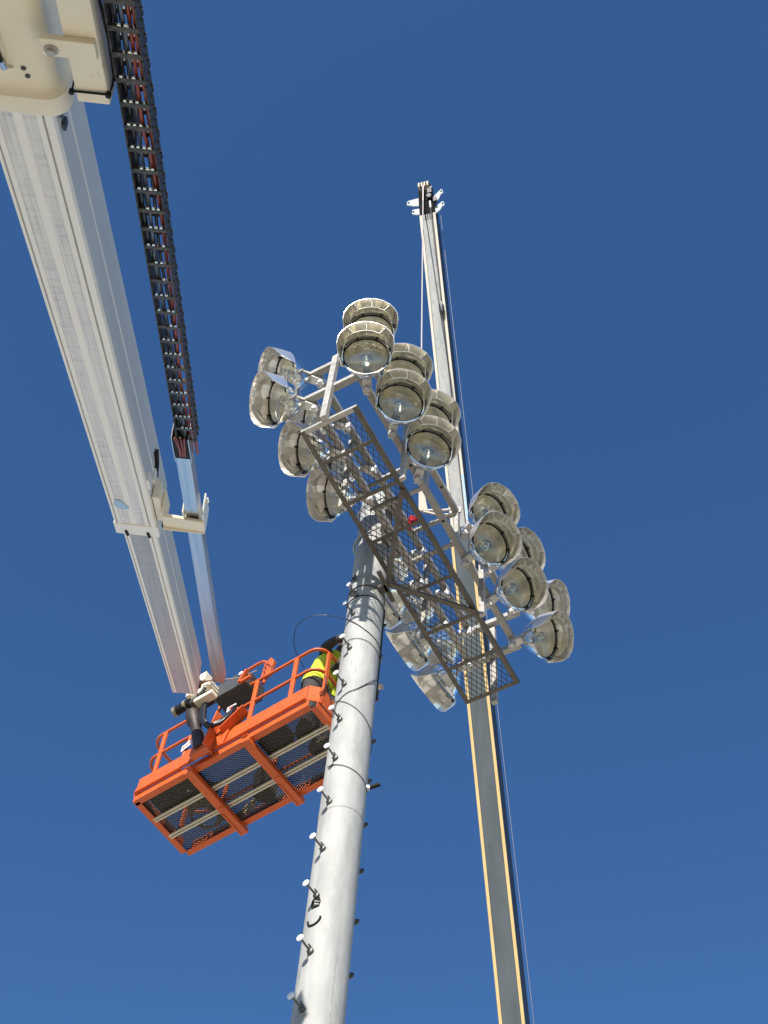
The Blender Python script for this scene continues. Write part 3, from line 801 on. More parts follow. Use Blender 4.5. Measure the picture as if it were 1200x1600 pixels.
for k in range(8):
    mb = MB(); y0 = -.053 + k * .0152; z = .03 + .03 * (k % 2); ph = random.random() * 6
    pts = []
    xx = -8.6
    while xx < -1.46:
        drift = (0.004 * math.sin(xx * 2.2 + ph) + .004 * math.sin(xx * 5 + 2 * ph)) + (.012 * math.sin(xx * .7 + k) if xx > -5 else 0)
        pts.append((xx, chain_y(xx) + max(-.055, min(.055, y0 + drift)), z + .008 * math.sin(xx * 3 + ph))); xx += .12
    mb.tube(pts, .0092, 8)
    part('hose', mb, G[cols[k]], carrier, smooth=60)
# carrier tube: open tray end, then closed box to the boom tip
mb = MB()
def tube_sec(x, yc, hw, z0, z1): return [(x, yc + hw, z0), (x, yc - hw, z0), (x, yc - hw - .005, (z0 + z1) / 2), (x, yc - hw, z1), (x, yc + hw, z1)]
mb.loft([tube_sec(-1.52, -.474, .050, -.01, .10), tube_sec(-.62, -.466, .050, -.01, .10), tube_sec(-.60, -.460, .052, .0, .11), tube_sec(3.95, -.408, .060, .0, .12)])
part('carrier_tube', mb, G['tray'], lift, BF)
mb = MB(); mb.loft([tube_sec(-1.80, -.478, .051, -.012, .10), tube_sec(-1.50, -.476, .051, -.012, .10)]); part('tray_mouth', mb, G['black'], lift, BF)
mb = MB()
for s in (-1, 1): mb.beam((-1.82, -.478 + s * .056, .045), (-1.45, -.476 + s * .056, .045), .006, .125)
part('tray_cheek', mb, G['tray'], lift, BF)
mb = MB()
for s, cname in ((-.03, 0), (-.008, 0), (.02, 0), (.035, 0)):
    mb.tube([(-1.82, -.478 + s, -.015), (-1.66, -.478 + s * .6 - .004, -.016), (-1.54, -.478 + s * .5, -.014)], .0065, 6)
part('hose_end', mb, G['hose_r'], lift, BF, smooth=60)
# bracket that ties the tube to the mid boom end
mb = MB()
mb.loft([[(x, y, z) for y, z in ((-.17, .03), (-.225, .03), (-.225, .17), (-.17, .21))] for x in (-.66, -.22)])
mb.loft([[(-.46, y, z) for y, z in ((-.23, -.03), (-.55, -.045), (-.55, -.02), (-.23, .0))], [(-.24, y, z) for y, z in ((-.23, -.03), (-.55, -.045), (-.55, -.02), (-.23, .0))]])
mb.box((-.35, -.236, .08), (.30, .018, .20)); mb.box((-.26, -.39, .0), (.016, .32, .11))
part('tube_bracket', mb, G['cream'], lift, BF, bevel=.005)
mb = MB(); mb.box((-.42, -.547, .06), (.30, .014, .18)); mb.box((-.52, -.40, .06), (.10, .014, .17))
for x in (-.55, -.5): mb.lathe([(.012, 0), (.012, .02), (0, .022)], o=(x, -.553, .11), ax=(0, -1, 0), n=8)
part('guide_cheek', mb, G['boomwhite'], lift, BF, bevel=.004)
mb = MB(); mb.m = 0; mb.prism([(-.86, .30), (-.80, .36), (-.68, .30), (-.60, .20), (-.66, .21), (-.75, .28)], (0, -.170, 0), (1, 0, 0), (0, 0, 1), .03); part('lock_plate', mb, G['black'], lift, BF)
mb = MB(); mb.box((-.60, -.172, .18), (.30, .02, .10)); mb.box((-.9, -.172, .06), (.16, .02, .08)); part('cover_plate', mb, G['boomwhite'], lift, BF, bevel=.004)

# chassis out of the picture: turret, frame, wheels, lower end of the boom
mb = MB(); mb.beam(BF @ V((-9.4, 0, .25)), BF @ V((-14.2, 0, .25)), .52, .66); part('boom_root', mb, G['cream'], lift, bevel=.03)
mb = MB(); mb.box((0, -.2, 1.55), (2.2, 2.8, 1.1)); mb.box((0, .6, 2.3), (.7, 1.6, .6)); part('turret', mb, G['orange'], lift, bevel=.06)
mb = MB(); mb.box((0, 0, .75), (1.9, 3.0, .45)); part('chassis', mb, G['dark'], lift, bevel=.04)
for x in (-1.1, 1.1):
    for y in (-1.25, 1.25):
        mb = MB(); mb.lathe([(0, -.18), (.28, -.18), (.48, -.17), (.52, -.1), (.52, .1), (.48, .17), (.28, .18), (0, .18)], o=(x, y, .52), ax=(1, 0, 0), n=24); part('wheel', mb, G['tyre'], lift, smooth=40)

# ---- basket: local x along its long side (towards the pole), y away from the boom, z up; origin at its near left floor corner
BK = M4.Translation((-2.37, 10.54, 14.0)) @ M4.Rotation(math.atan2(-.645, .765), 4, 'Z')
basket = obj('work_basket', None, lift, M4.Translation((1.85, 6.6, 0)) @ BK)
BL, BD = 2.42, .92
def bk(name, mb, m, **k): return part(name, mb, m if not isinstance(m, str) else G[m], basket, **k)
# perimeter floor frame
for nm, p_, q_, in_ in (('floor_frame', (0.0, 0, 0), (BL - .06, 0, 0), (0, 1, 0)), ('floor_frame', (0.05, BD, 0), (BL - .02, BD, 0), (0, -1, 0)), ('floor_frame', (0, .03, 0), (0, BD - .06, 0), (1, 0, 0)), ('floor_frame', (BL, .06, 0), (BL, BD - .03, 0), (-1, 0, 0))):
    mb = MB(); p_, q_, in_ = V(p_), V(q_), V(in_)
    mb.beam(p_ + V((0, 0, .05)), q_ + V((0, 0, .05)), .008, .10)
    mb.beam(p_ + in_ * .035 + V((0, 0, .004)), q_ + in_ * .035 + V((0, 0, .004)), .066, .008)
    bk(nm, mb, 'orange', bevel=.002)
# toe boards above it
def board(p_, q_, z0=.10, z1=.36, out=.0, lean=.02):
    mb = MB(); p_, q_ = V(p_), V(q_)
    mb.beam(p_ + V((0, 0, (z0 + z1) / 2)), q_ + V((0, 0, (z0 + z1) / 2)), .012, z1 - z0)
    bk('toe_board', mb, 'orange', bevel=.003)
board((.02, -.012, 0), (.66, -.012, 0)); board((1.02, -.012, 0), (BL - .09, -.012, 0))
board((BL - .083, -.010, 0), (BL + .010, .085, 0)); board((BL + .012, .092, 0), (BL + .012, BD - .03, 0))
board((.05, BD + .012, 0), (BL - .02, BD + .012, 0), z1=.25); board((-.012, .0, 0), (-.012, BD - .07, 0), z1=.25)
mb = MB(); mb.beam((.02, -.03, .105), (.68, -.03, .105), .03, .012); bk('frame_lip', mb, 'orange')
mb = MB(); mb.beam((.95, -.03, .105), (2.33, -.03, .105), .03, .012); bk('frame_lip', mb, 'orange')
# two cross channels and two slats below the floor
for xx in (.80, 1.56):
    mb = MB(); mb.beam((xx, -.03, -.035), (xx, BD + .05, -.035), .10, .07, (0, 0, 1)); bk('cross_channel', mb, 'orange', bevel=.008)
    mb = MB(); mb.beam((xx, -.05, .02), (xx, .10, -.06), .075, .03); bk('channel_gusset', mb, 'orange', bevel=.004)
    mb = MB(); mb.tube([(xx - .03, BD + .03, -.07), (xx - .03, BD - .3, -.072)], .012, 8); mb.box((xx + .01, BD - .38, -.073), (.05, .03, .012)); bk('channel_clip', mb, 'orange')
for yy in (.33, .60):
    for a, b in ((.03, .75), (.85, 1.51), (1.61, BL - .03)):
        mb = MB(); mb.beam((a, yy - .016, .012), (b, yy - .016, .012), .026, .03); mb.beam((a, yy + .018, .012), (b, yy + .018, .012), .024, .03); bk('floor_slat', mb, 'slat', bevel=.003)
for a, b in ((.03, .78), (.82, 1.54), (1.58, BL - .03)):
    mb = exmesh(a, b, .03, BD - .03, .028, .0140, .0098, .006, .034, lambda u, v, w: V((u, v, w)))
    bk('mesh_floor', mb, 'floor')
# rails and posts
def arc(c, r, a0, a1, n=6, z=0.0):
    return [(c[0] + r * math.cos(R(a0 + (a1 - a0) * k / n)), c[1] + r * math.sin(R(a0 + (a1 - a0) * k / n)), z) for k in range(n + 1)]
TR, MR = 1.09, .70
rr_ = .16
for z, nm in ((TR, 'top_rail'), (MR, 'mid_rail')):
    mb = MB(); pts = [(.66, 0, z), (rr_, 0, z)] + arc((rr_, rr_), rr_, 270, 180, 6, z) + [(0, BD - rr_, z)] + arc((rr_, BD - rr_), rr_, 180, 90, 6, z) + [(BL - rr_, BD, z)] + arc((BL - rr_, BD - rr_), rr_, 90, 0, 6, z) + [(BL, rr_, z)] + arc((BL - rr_, rr_), rr_, 0, -90, 6, z) + [(1.0 if z == TR else .98, 0, z)]
    mb.tube(pts, .019, 10); bk(nm, mb, 'orange', smooth=60)
mb = MB(); mb.tube([(.66, 0, MR), (.62, 0, .36)], .019, 10); bk('rail_end', mb, 'orange', smooth=60)
for q in ((.22, 0), (1.53, 0), (2.08, 0), (2.42, .14), (2.42, .80), (1.9, BD), (1.1, BD), (.4, BD), (0, .75)):
    mb = MB(); dx = 0 if q[0] not in (0, 2.42) else 1
    mb.beam((q[0], q[1], .30), (q[0], q[1], TR + .01), .055 if not dx else .03, .03 if not dx else .055, up=(0, 1, 0)); bk('post', mb, 'orange', bevel=.006)
mb = MB(); mb.beam((.77, 0, .33), (.80, 0, .60), .05, .03, up=(0, 1, 0)); mb.beam((.83, 0, .36), (.78, 0, .50), .03, .02, up=(0, 1, 0)); bk('bracket_post', mb, 'orange', bevel=.004)
# mounting gussets and the rotator between basket and boom
mb = MB()
mb.prism([(.66, .10), (1.24, .10), (1.30, .36), (1.14, .62), (1.10, .62), (1.09, .33), (.86, .32), (.70, .36)], (0, -.035, 0), (1, 0, 0), (0, 0, 1), .03)
mb.beam((1.10, -.10, .05), (1.14, -.05, .66), .02, .18, up=(0, 1, 0)); mb.beam((1.22, -.06, .30), (1.50, -.05, .52), .02, .14, up=(0, 1, 0))
bk('mount_plate', mb, 'orange', bevel=.005)
mb = MB(); mb.beam((1.0, .0, .62), (1.36, .0, .66), .10, .04); bk('mount_shelf', mb, 'orange', bevel=.005)
mb = MB()
mb.lathe([(.06, -.02), (.07, .02), (.065, .26), (.06, .34), (.07, .46), (.088, .50), (.088, .66), (.05, .69)], o=(1.0, -.12, .12), ax=(-.26, -.12, 1), n=22)
bk('rotator', mb, mat('brown_black_steel', (.03, .02, .017), .55, .2, (.055, .036, .028), 10, .6), smooth=35)
mb = MB(); mb.prism([(.88, .03), (1.12, .03), (1.08, .24), (.90, .24)], (0, -.10, 0), (1, 0, 0), (0, 0, 1), .09); bk('rotator_foot', mb, 'orange', bevel=.01)
mb = MB(); mb.m = 0
c0 = V((.70, -.22, 1.0))
mb.tube([c0 + V((-.12, 0, -.01)), c0 + V((.22, 0, .0))], .056, 18)
mb.m = 1; mb.tube([c0 + V((-.17, 0, -.01)), c0 + V((-.13, 0, -.01))], .058, 18); mb.m = 2; mb.tube([c0 + V((-.02, 0, 0)), c0 + V((.02, 0, 0))], .062, 18); mb.tube([c0 + V((.12, 0, -.0)), c0 + V((.2, 0, .0))], .068, 18)
bk('level_actuator', mb, [G['black'], G['valve'], G['valve']], smooth=40)
mb = MB()
mb.box((.93, -.22, 1.02), (.15, .14, .08)); mb.box((.97, -.16, 1.16), (.14, .18, .10)); mb.box((.80, -.26, 1.14), (.06, .12, .30)); mb.box((1.02, -.24, .86), (.26, .10, .06)); mb.box((.90, -.20, 1.34), (.10, .14, .16)); mb.beam((.86, -.3, 1.1), (.78, -.3, 1.5), .05, .03)
bk('valve_block', mb, 'cream', bevel=.006)
mb = MB(); mb.box((.93, -.19, .93), (.26, .16, .07)); mb.box((.86, -.24, 1.23), (.10, .16, .05)); mb.lathe([(.03, 0), (.03, .1), (0, .1)], o=(.88, -.34, 1.22), ax=(0, 0, 1), n=10); mb.lathe([(.022, 0), (.022, .09), (0, .09)], o=(1.0, -.30, .90), ax=(.4, 0, .9), n=10)
bk('valve_body', mb, 'dark', bevel=.004)
mb = MB()
for k in range(3):
    mb.tube([(.98 + .01 * k, -.18, 1.0), (.96 + .02 * k, -.20, .75), (1.0 + .02 * k, -.20, .50), (1.10 + .01 * k, -.17, .36), (1.24, -.13, .37 + .02 * k), (1.34, -.10, .50 + .02 * k), (1.33, -.06, .64 + .02 * k), (1.24, -.02, .70)], .026, 8)
bk('hose_loop', mb, 'hose_k', smooth=60)
mb = MB(); mb.tube([(.95, -.27, 1.12), (1.1, -.28, 1.02), (1.25, -.26, 1.02), (1.38, -.14, 1.10), (1.5, -.02, 1.3)], .007, 6); bk('grey_cable', mb, 'rope', smooth=60)
for k, cc in ((0, 'hose_r'), (1, 'hose_k')):
    mb = MB(); mb.tube([(.82, -.28, 1.22 + .02 * k), (.95, -.30, 1.14 + .02 * k), (1.05, -.26, 1.16), (1.1, -.2, 1.25)], .008, 6); bk('small_hose', mb, cc, smooth=60)
# control console with guard bar
mb = MB(); mb.loft([[(.98, y, z) for y, z in ((-.10, 1.04), (.22, 1.04), (.22, 1.28), (-.10, 1.30))], [(1.44, y, z) for y, z in ((-.10, 1.04), (.22, 1.04), (.22, 1.28), (-.10, 1.30))]])
bk('control_console', mb, 'box', bevel=.012)
mb = MB(); mb.beam((1.38, -.13, 1.02), (1.46, -.13, 1.20), .03, .045, up=(0, 1, 0)); mb.beam((1.54, -.13, 1.02), (1.40, -.13, 1.02), .03, .04); bk('console_bracket', mb, 'orange', bevel=.003)
mb = MB(); mb.lathe([(.03, 0), (.028, .02), (0, .025)], o=(1.36, -.105, 1.23), ax=(0, -1, 0), n=12); bk('console_knob', mb, 'white', smooth=40)
mb = MB(); mb.tube([(.90, .10, TR), (.90, .10, 1.55)] + [(.90 + .10 * (1 - math.cos(a)), .10, 1.55 + .12 * math.sin(a)) for a in [R(30 * k) for k in range(1, 4)]] + [(1.38, .10, 1.68)] + [(1.38 + .14 * math.sin(a), .10, 1.54 + .14 * math.cos(a)) for a in [R(30 * k) for k in range(0, 4)]] + [(1.56, .10, 1.30), (1.56, .06, TR)], .019, 10)
bk('guard_bar', mb, 'orange', smooth=60)
mb = MB(); mb.prism([(1.50, 1.20), (1.63, 1.24), (1.66, 1.48), (1.60, 1.58), (1.52, 1.50)], (0, .08, 0), (1, 0, 0), (0, 0, 1), .05); bk('guard_bracket', mb, 'orange', bevel=.006)
mb = MB()
for i_ in range(6): mb.lathe([(0, 0), (.010, 0), (.010, .006), (0, .006)], o=(1.545 + .012 * (i_ % 2), .052, 1.24 + .045 * i_), ax=(0, -1, 0), n=8)
bk('guard_hole', mb, 'dark')
mb = MB(); mb.tube([(1.58, .05, 1.45), (1.66, .06, 1.32), (1.68, .05, 1.18), (1.62, .02, 1.08)], .012, 8); bk('guard_cable', mb, 'hose_r', smooth=60)
# placards: white plates with red print, plus the lettering on the end toe board
mb = MB(); mb.m = 0; mb.prism([(.60, .42), (.80, .50), (.80, .60), (.60, .52)], (0, -.03, 0), (1, 0, 0), (0, 0, 1), .006)
mb.lathe([(0, 0), (.06, .0), (.07, .05), (.05, .09), (0, .10)], o=(.745, .05, .66), ax=(0, 0, 1), n=14); mb.m = 1
for k in range(4): mb.box((.63 + .042 * k, -.035, .475 + .016 * k), (.022, .004, .03))
bk('placard', mb, [G['white'], G['redprint']], smooth=40)
mb = MB(); mb.m = 0; mb.box((1.24, -.03, .76), (.12, .01, .09)); mb.m = 1; mb.box((1.24, -.037, .765), (.07, .004, .03)); bk('placard', mb, [G['white'], G['redprint']])
mb = MB()
for k in range(5):
    y = .30 + k * .09
    mb.box((BL + .020, y, .25), (.003, .012, .05)); 
    if k % 2 == 0: mb.box((BL + .020, y + .025, .27), (.003, .05, .010))
    else: mb.box((BL + .020, y + .02, .235), (.003, .03, .010)); mb.box((BL + .020, y + .04, .25), (.003, .010, .05))
bk('lettering', mb, 'white')
# loose gear on the basket floor, each a thing of its own
def gear(name, label, cat, mb, m, smooth=40):
    o = obj(name, mb.mesh(name, m if isinstance(m, list) else G[m], smooth), None, BK); o['label'] = label; o['category'] = cat; return o
mb = MB(); mb.box((.42, .22, .16), (.55, .26, .22)); mb.box((.42, .22, .29), (.52, .22, .05)); mb.tube([(.25, .22, .31), (.25, .22, .38), (.6, .22, .38), (.6, .22, .31)], .014, 8)
gear('tool_bag', 'dark tool bag lying on the left end of the basket floor', 'bag', mb, 'cloth')
mb = MB()
for k in range(5): mb.tube([(.50 + (.15 + .01 * k) * math.cos(R(a)), .62 + (.15 + .01 * k) * math.sin(R(a)), .06 + .018 * k) for a in range(0, 365, 24)], .013, 6)
gear('coiled_rope', 'pale coil of rope on the basket floor seen through the mesh', 'rope', mb, 'sling')
mb = MB(); mb.lathe([(0, 0), (.13, 0), (.145, .28), (.138, .28), (.124, .01), (0, .01)], o=(1.25, .70, .045), n=20); mb.tube([(1.25 + .14 * math.cos(R(a)), .70, .32 + .12 * math.sin(R(a))) for a in range(0, 181, 20)], .005, 6)
gear('bucket', 'black bucket standing on the middle of the basket floor', 'bucket', mb, 'black')

mb = MB()
for k in range(16):
    a = random.uniform(0, 6.28); c = V((.66 + random.gauss(0, .06), .40 + random.gauss(0, .06), .07 + .012 * k)); d = V((math.cos(a), math.sin(a), random.uniform(-.2, .2))) * .11
    mb.tube([c - d, c + V((0, 0, .02)), c + d], .026, 6)
gear('canvas_sling_heap', 'crumpled tan webbing heap lying in the left part of the basket floor', 'sling', mb, 'sling', 60)
mb = MB(); mb.box((1.75, .24, .14), (.30, .22, .18)); mb.box((1.75, .24, .245), (.28, .19, .03)); mb.tube([(1.66, .24, .26), (1.66, .24, .30), (1.84, .24, .30), (1.84, .24, .26)], .012, 8)
gear('toolbox', 'black toolbox standing at the workers feet on the basket floor', 'toolbox', mb, 'black', 40)
mb = MB(); mb.tube([(.85 + .25 * math.sin(k * .9), .78 + .05 * math.cos(k * 1.7), .06 + .004 * k) for k in range(14)], .014, 6)
gear('yellow_hose', 'short length of yellow hose along the far edge of the basket floor', 'hose', mb, 'craneY', 60)

# ------------------------------------------------------------------ people in the basket
def skin_body(name, joints, links, mats_, parent, root):
    me = bpy.data.meshes.new(name)
    names = list(joints)
    me.from_pydata([joints[n][0] for n in names], [(names.index(a), names.index(b)) for a, b in links], [])
    me.materials.append(mats_)
    o = obj(name, me, parent)
    md = o.modifiers.new('skin', 'SKIN'); md.use_smooth_shade = True
    sv = me.skin_vertices[0].data
    for i, n in enumerate(names):
        r = joints[n][1]; sv[i].radius = r if isinstance(r, tuple) else (r, r); sv[i].use_root = (n == root)
    sd = o.modifiers.new('sub', 'SUBSURF'); sd.levels = 2; sd.render_levels = 2
    return o
def glove(parent, pos, dirv, m):
    d = V(dirv).normalized(); s = d.cross(V((0, 0, 1))).normalized(); n = s.cross(d)
    J = {'w': (V(pos), (.028, .024)), 'p': (V(pos) + d * .05, (.038, .020))}
    Lk = [('w', 'p')]
    for k, (off, ln) in enumerate(((-.030, .070), (-.010, .080), (.011, .076), (.030, .060))):
        b = V(pos) + d * .085 + s * off
        J[f'a{k}'] = (b, .0095); J[f'b{k}'] = (b + d * ln * .5 - n * .012, .009); J[f'c{k}'] = (b + d * ln * .85 - n * .04, .008)
        Lk += [('p', f'a{k}'), (f'a{k}', f'b{k}'), (f'b{k}', f'c{k}')]
    b = V(pos) + d * .035 - s * .035
    J['t0'] = (b, .012); J['t1'] = (b + d * .03 - s * .022 - n * .012, .011); J['t2'] = (b + d * .06 - s * .02 - n * .03, .009)
    Lk += [('p', 't0'), ('t0', 't1'), ('t1', 't2')]
    return skin_body('glove', J, Lk, m, parent, 'p')
def person(label, origin, head, neck, chest, waist, hip, hands, elbows, shoulders, hat, cloth, trousers, vestrows):
    mw = BK @ M4.Translation(origin)
    t = thing('person', label, 'person', mw, 'workers in the basket')
    hip, waist, chest, neck, head = map(V, (hip, waist, chest, neck, head))
    fd = V((1, 0, 0)); hd = (head - neck).normalized(); fx = (fd - hd * fd.dot(hd)).normalized(); sx = V((0, 1, 0))
    J = {'hip': (hip, (.145, .11)), 'waist': (waist, (.132, .10)), 'chest': (chest, (.15, .11)), 'neck0': (chest.lerp(neck, .7), (.09, .075)), 'neck': (neck, .055),
         'jaw': (head - hd * .055 + fx * .02, (.062, .07)), 'head': (head + hd * .02, (.076, .092)), 'crown': (head + hd * .095, (.05, .06)),
         'nose': (head - hd * .015 + fx * .105, .012), 'chin': (head - hd * .085 + fx * .06, .03)}
    K = [('hip', 'waist'), ('waist', 'chest'), ('chest', 'neck0'), ('neck0', 'neck'), ('neck', 'jaw'), ('jaw', 'head'), ('head', 'crown'), ('head', 'nose'), ('jaw', 'chin')]
    for i_, s in enumerate((-1, 1)):
        sh, el, ha = V(shoulders[i_]), V(elbows[i_]), V(hands[i_])
        J[f'ear{s}'] = (head + sx * s * .085 - hd * .01, .016); K.append(('head', f'ear{s}'))
        J[f'sh{s}'] = (sh, .07); J[f'um{s}'] = (sh.lerp(el, .5), .056); J[f'el{s}'] = (el, .047); J[f'fm{s}'] = (el.lerp(ha, .5), .042); J[f'wr{s}'] = (ha, .03)
        K += [('chest', f'sh{s}'), (f'sh{s}', f'um{s}'), (f'um{s}', f'el{s}'), (f'el{s}', f'fm{s}'), (f'fm{s}', f'wr{s}')]
        lg = hip + V((.0, s * .10, -.09)); kn = V((hip.x * .5 + .04, s * .12, .50)); an = V((0, s * .12, .10))
        J[f'th{s}'] = (lg, .095); J[f'tm{s}'] = (lg.lerp(kn, .5), .085); J[f'kn{s}'] = (kn, .062); J[f'cf{s}'] = (kn.lerp(an, .4), .06); J[f'an{s}'] = (an, .045); J[f'to{s}'] = (an + V((.15, 0, -.06)), (.042, .032))
        K += [('hip', f'th{s}'), (f'th{s}', f'tm{s}'), (f'tm{s}', f'kn{s}'), (f'kn{s}', f'cf{s}'), (f'cf{s}', f'an{s}'), (f'an{s}', f'to{s}')]
    skin_body('body', J, K, cloth, t, 'hip')
    # head skin as a slightly larger shell, with features
    mb = MB()
    def ring(h, rx, ry, fo=0.0, n=20): return [head + hd * h + fx * (rx * math.cos(2 * math.pi * k / n) + fo) + sx * ry * math.sin(2 * math.pi * k / n) for k in range(n)]
    mb.m = 0
    mb.loft([ring(-.125, .03, .035, .035), ring(-.10, .07, .055, .025), ring(-.06, .098, .073, .010), ring(0, .108, .082, 0), ring(.05, .108, .083, -.004), ring(.09, .09, .072, -.008), ring(.118, .05, .045, -.01)])
    c = head + fx * .104 - hd * .02
    mb.beam(c + hd * .035, c - hd * .015 + fx * .018, .018, .014, up=fx); mb.box(tuple(head + sx * .085), (.03, .02, .055)); mb.box(tuple(head - sx * .085), (.03, .02, .055))
    mb.m = 1
    for s in (-1, 1): mb.lathe([(0, 0), (.012, 0), (.012, .006), (0, .008)], o=head + fx * .098 + sx * s * .033 + hd * .012, ax=fx, n=8)
    mb.beam(head + fx * .098 - hd * .065 - sx * .024, head + fx * .098 - hd * .065 + sx * .024, .008, .01, up=fx)
    part('face', mb, [G['skin'], G['cloth']], t, smooth=50)
    mb = MB()
    mb.loft([ring(.035, .118, .094, -.002), ring(.08, .108, .086, -.004), ring(.115, .085, .070, -.004), ring(.135, .045, .04, -.004)])
    mb.loft([[head + hd * .040 + fx * .06 + sx * y + hd * zz for y, zz in ((-.08, 0), (0, .012), (.08, 0), (.08, -.006), (0, .006), (-.08, -.006))], [head + hd * .028 + fx * .185 + sx * y + hd * zz for y, zz in ((-.055, 0), (0, .01), (.055, 0), (.055, -.006), (0, .004), (-.055, -.006))]])
    part('hat', mb, hat, t, smooth=50)
    # hair under the hat
    mb = MB(); mb.loft([ring(-.05, .085, .078, -.022), ring(0, .100, .087, -.016), ring(.045, .106, .088, -.008)]); part('hair', mb, G['boot'], t, smooth=50)
    # vest: closed loft round the torso
    mb = MB(); rows = []
    for (cx, cy, cz), a, b_, tilt in vestrows:
        ax_ = V((math.cos(tilt), 0, -math.sin(tilt)))
        rows.append([V((cx, cy, cz)) + ax_ * (a * math.cos(2 * math.pi * k / 24) * (1 + .05 * math.sin(k * 2.7 + cz * 9))) + sx * (b_ * math.sin(2 * math.pi * k / 24) * (1 + .05 * math.sin(k * 1.9 + cz * 7))) for k in range(24)])
    mb.loft(rows)
    part('vest', mb, G['hivis'], t, smooth=60)
    # trousers as shells over the legs
    for s in (-1, 1):
        p0, p1, p2 = J[f'th{s}'][0] + V((0, 0, .10)), J[f'kn{s}'][0], J[f'an{s}'][0] + V((0, 0, .0))
        mb = MB(); mb.tube([p0, p0.lerp(p1, .35), p0.lerp(p1, .7), p1, p1.lerp(p2, .4), p2], .118, 16, True, .072); part('trouser_leg', mb, trousers, t, smooth=60)
        a_ = J[f'an{s}'][0]
        mb = MB(); mb.loft([[a_ + V((x, y, z)) for x, y, z in ((-.09, -.05, -.09), (-.09, .05, -.09), (-.08, .05, .08), (-.08, -.05, .08))], [a_ + V((x, y, z)) for x, y, z in ((.06, -.055, -.09), (.06, .055, -.09), (.05, .05, .06), (.05, -.05, .06))], [a_ + V((x, y, z)) for x, y, z in ((.20, -.04, -.09), (.20, .04, -.09), (.19, .035, -.04), (.19, -.035, -.04))]])
        part('boot', mb, G['boot'], t, bevel=.015)
    for i_ in (0, 1):
        glove(t, hands[i_], V(hands[i_]) - V(elbows[i_]), G['skin'] if hat is G['cap'] else G['glove'])
    return t
person('worker in yellow hi-vis vest and grey cap leaning over the basket rail towards the pole', (2.07, .42, .045),
       (.33, -.01, 1.63), (.23, 0, 1.51), (.12, 0, 1.31), (.03, 0, 1.09), (-.02, 0, .93),
       ((.62, -.06, 1.30), (.58, .20, 1.28)), ((.42, -.25, 1.33), (.42, .26, 1.28)), ((.18, -.19, 1.42), (.18, .19, 1.42)), G['cap'], G['cloth'], G['cloth'],
       [((-.03, 0, .99), .168, .195, .0), ((-.02, 0, 1.04), .170, .195, .1), ((.03, 0, 1.12), .150, .182, .25), ((.11, 0, 1.29), .142, .19, .38), ((.165, 0, 1.41), .12, .165, .5), ((.215, 0, 1.49), .075, .08, .55)])
person('worker in yellow hi-vis vest bending behind the pole at the basket end', (2.10, .70, .045),
       (.34, -.05, 1.50), (.27, -.04, 1.38), (.16, -.02, 1.22), (.05, 0, 1.04), (-.04, 0, .92),
       ((.36, -.42, 1.02), (.50, .10, 1.02)), ((.22, -.34, 1.10), (.36, .22, 1.08)), ((.20, -.22, 1.28), (.20, .17, 1.28)), G['white'], G['cloth'], G['jeans'],
       [((-.04, 0, .96), .17, .21, .2), ((.0, 0, 1.02), .165, .21, .4), ((.08, 0, 1.10), .155, .20, .5), ((.16, -.02, 1.22), .15, .21, .6), ((.22, -.03, 1.32), .10, .13, .6)])

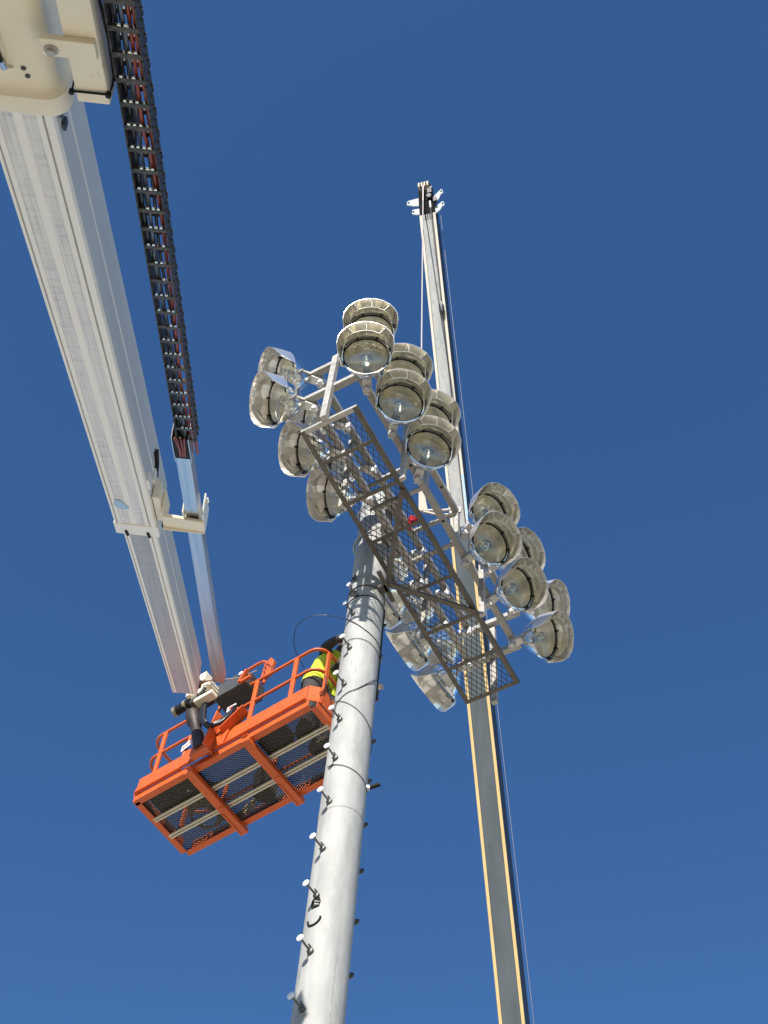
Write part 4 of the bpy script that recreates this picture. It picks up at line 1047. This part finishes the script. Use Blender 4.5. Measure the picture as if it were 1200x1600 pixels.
# ------------------------------------------------------------------ black wire looping from the basket round the pole
PW = V((PX, PY, 0))
def ring_pts(seq):
    return [PW + pdir(az) * (prad(z) + .007) + V((0, 0, z)) for az, z in seq]
wire = thing('cable', 'thin black cable looping from the basket up to the pole and wound round it', 'cable')
mb = MB()
bl_ = lambda x, y, z: BK @ V((x, y, z))
def smooth_pts(pts, n=6):
    pts = [V(p) for p in pts]; out = []
    for i in range(len(pts) - 1):
        p0, p1, p2, p3 = pts[max(i - 1, 0)], pts[i], pts[i + 1], pts[min(i + 2, len(pts) - 1)]
        for k in range(n):
            t = k / n
            out.append(.5 * ((2 * p1) + (p2 - p0) * t + (2 * p0 - 5 * p1 + 4 * p2 - p3) * t * t + (3 * p1 - p0 - 3 * p2 + p3) * t ** 3))
    return out + [pts[-1]]
LOOP = [bl_(2.05, .25, .95), V((-.701, 9.492, 15.322)), V((-.81, 9.29, 15.33)), V((-.849, 9.117, 15.326)), V((-.826, 8.93, 15.331)), V((-.721, 8.818, 15.349)), V((-.582, 8.758, 15.335)), V((-.425, 8.732, 15.298)), *ring_pts([(-75, 15.21), (-50, 15.07), (-26, 14.94), (6, 14.80), (40, 14.72), (68, 14.69), (100, 14.72), (140, 14.8)])]
mb.tube(smooth_pts(LOOP), .0045, 6)
part('loop', mb, G['wirek'], wire, smooth=60)
mb = MB(); mb.tube(smooth_pts(ring_pts([(az, 14.55 - .13 * math.cos(R(az + 10)) * -1 * .5 - .05 * math.sin(R(az))) for az in range(-180, 181, 20)])), .0036, 6); part('winding', mb, G['wirek'], wire, smooth=60)
mb = MB(); mb.tube(smooth_pts([bl_(2.30, .30, .9), *ring_pts([(-75, 13.45), (-57, 13.55), (-25, 13.64), (6, 13.72), (45, 13.95), (89, 14.2), (120, 14.4)])]), .0045, 6); part('winding', mb, G['wirek'], wire, smooth=60)
mb = MB(); mb.tube(smooth_pts(ring_pts([(az, 13.50 - .12 * (math.cos(R(az - 150)) + 1) * .0 - .0035 * (az + 30)) for az in range(-80, 121, 20)])), .0036, 6); part('winding', mb, G['wirek'], wire, smooth=60)
mb = MB(); mb.tube(smooth_pts(ring_pts([(az, 12.47 - .0016 * (az + 10)) for az in range(-60, 100, 20)])), .0036, 6); part('winding', mb, G['wirek'], wire, smooth=60)
mb = MB(); mb.tube([bl_(2.43, .10, .62), bl_(2.445, .13, .5), bl_(2.45, .10, .30), bl_(2.44, .05, .22)], .006, 6); part('tail', mb, G['wirek'], wire, smooth=60)
# conduit run down the right side of the pole and tie wires at the walkway bracket
mb = MB()
mb.tube(ring_pts([(96, 15.6), (98, 15.1), (94, 14.6), (101, 14.2), (97, 13.9)]), .012, 6)
part('conduit_tail', mb, G['wirek'], wire, smooth=60)
mb = MB()
for k in range(9):
    az, z = random.uniform(-62, -30), random.uniform(15.55, 15.95)
    mb.tube(smooth_pts([PW + pdir(az + random.uniform(-9, 9)) * (prad(z) + random.uniform(.006, .035)) + V((0, 0, z + random.uniform(-.07, .07))) for _ in range(4)]), .006, 5)
part('wire_tangle', mb, G['wirek'], wire, smooth=60, kind='stuff')
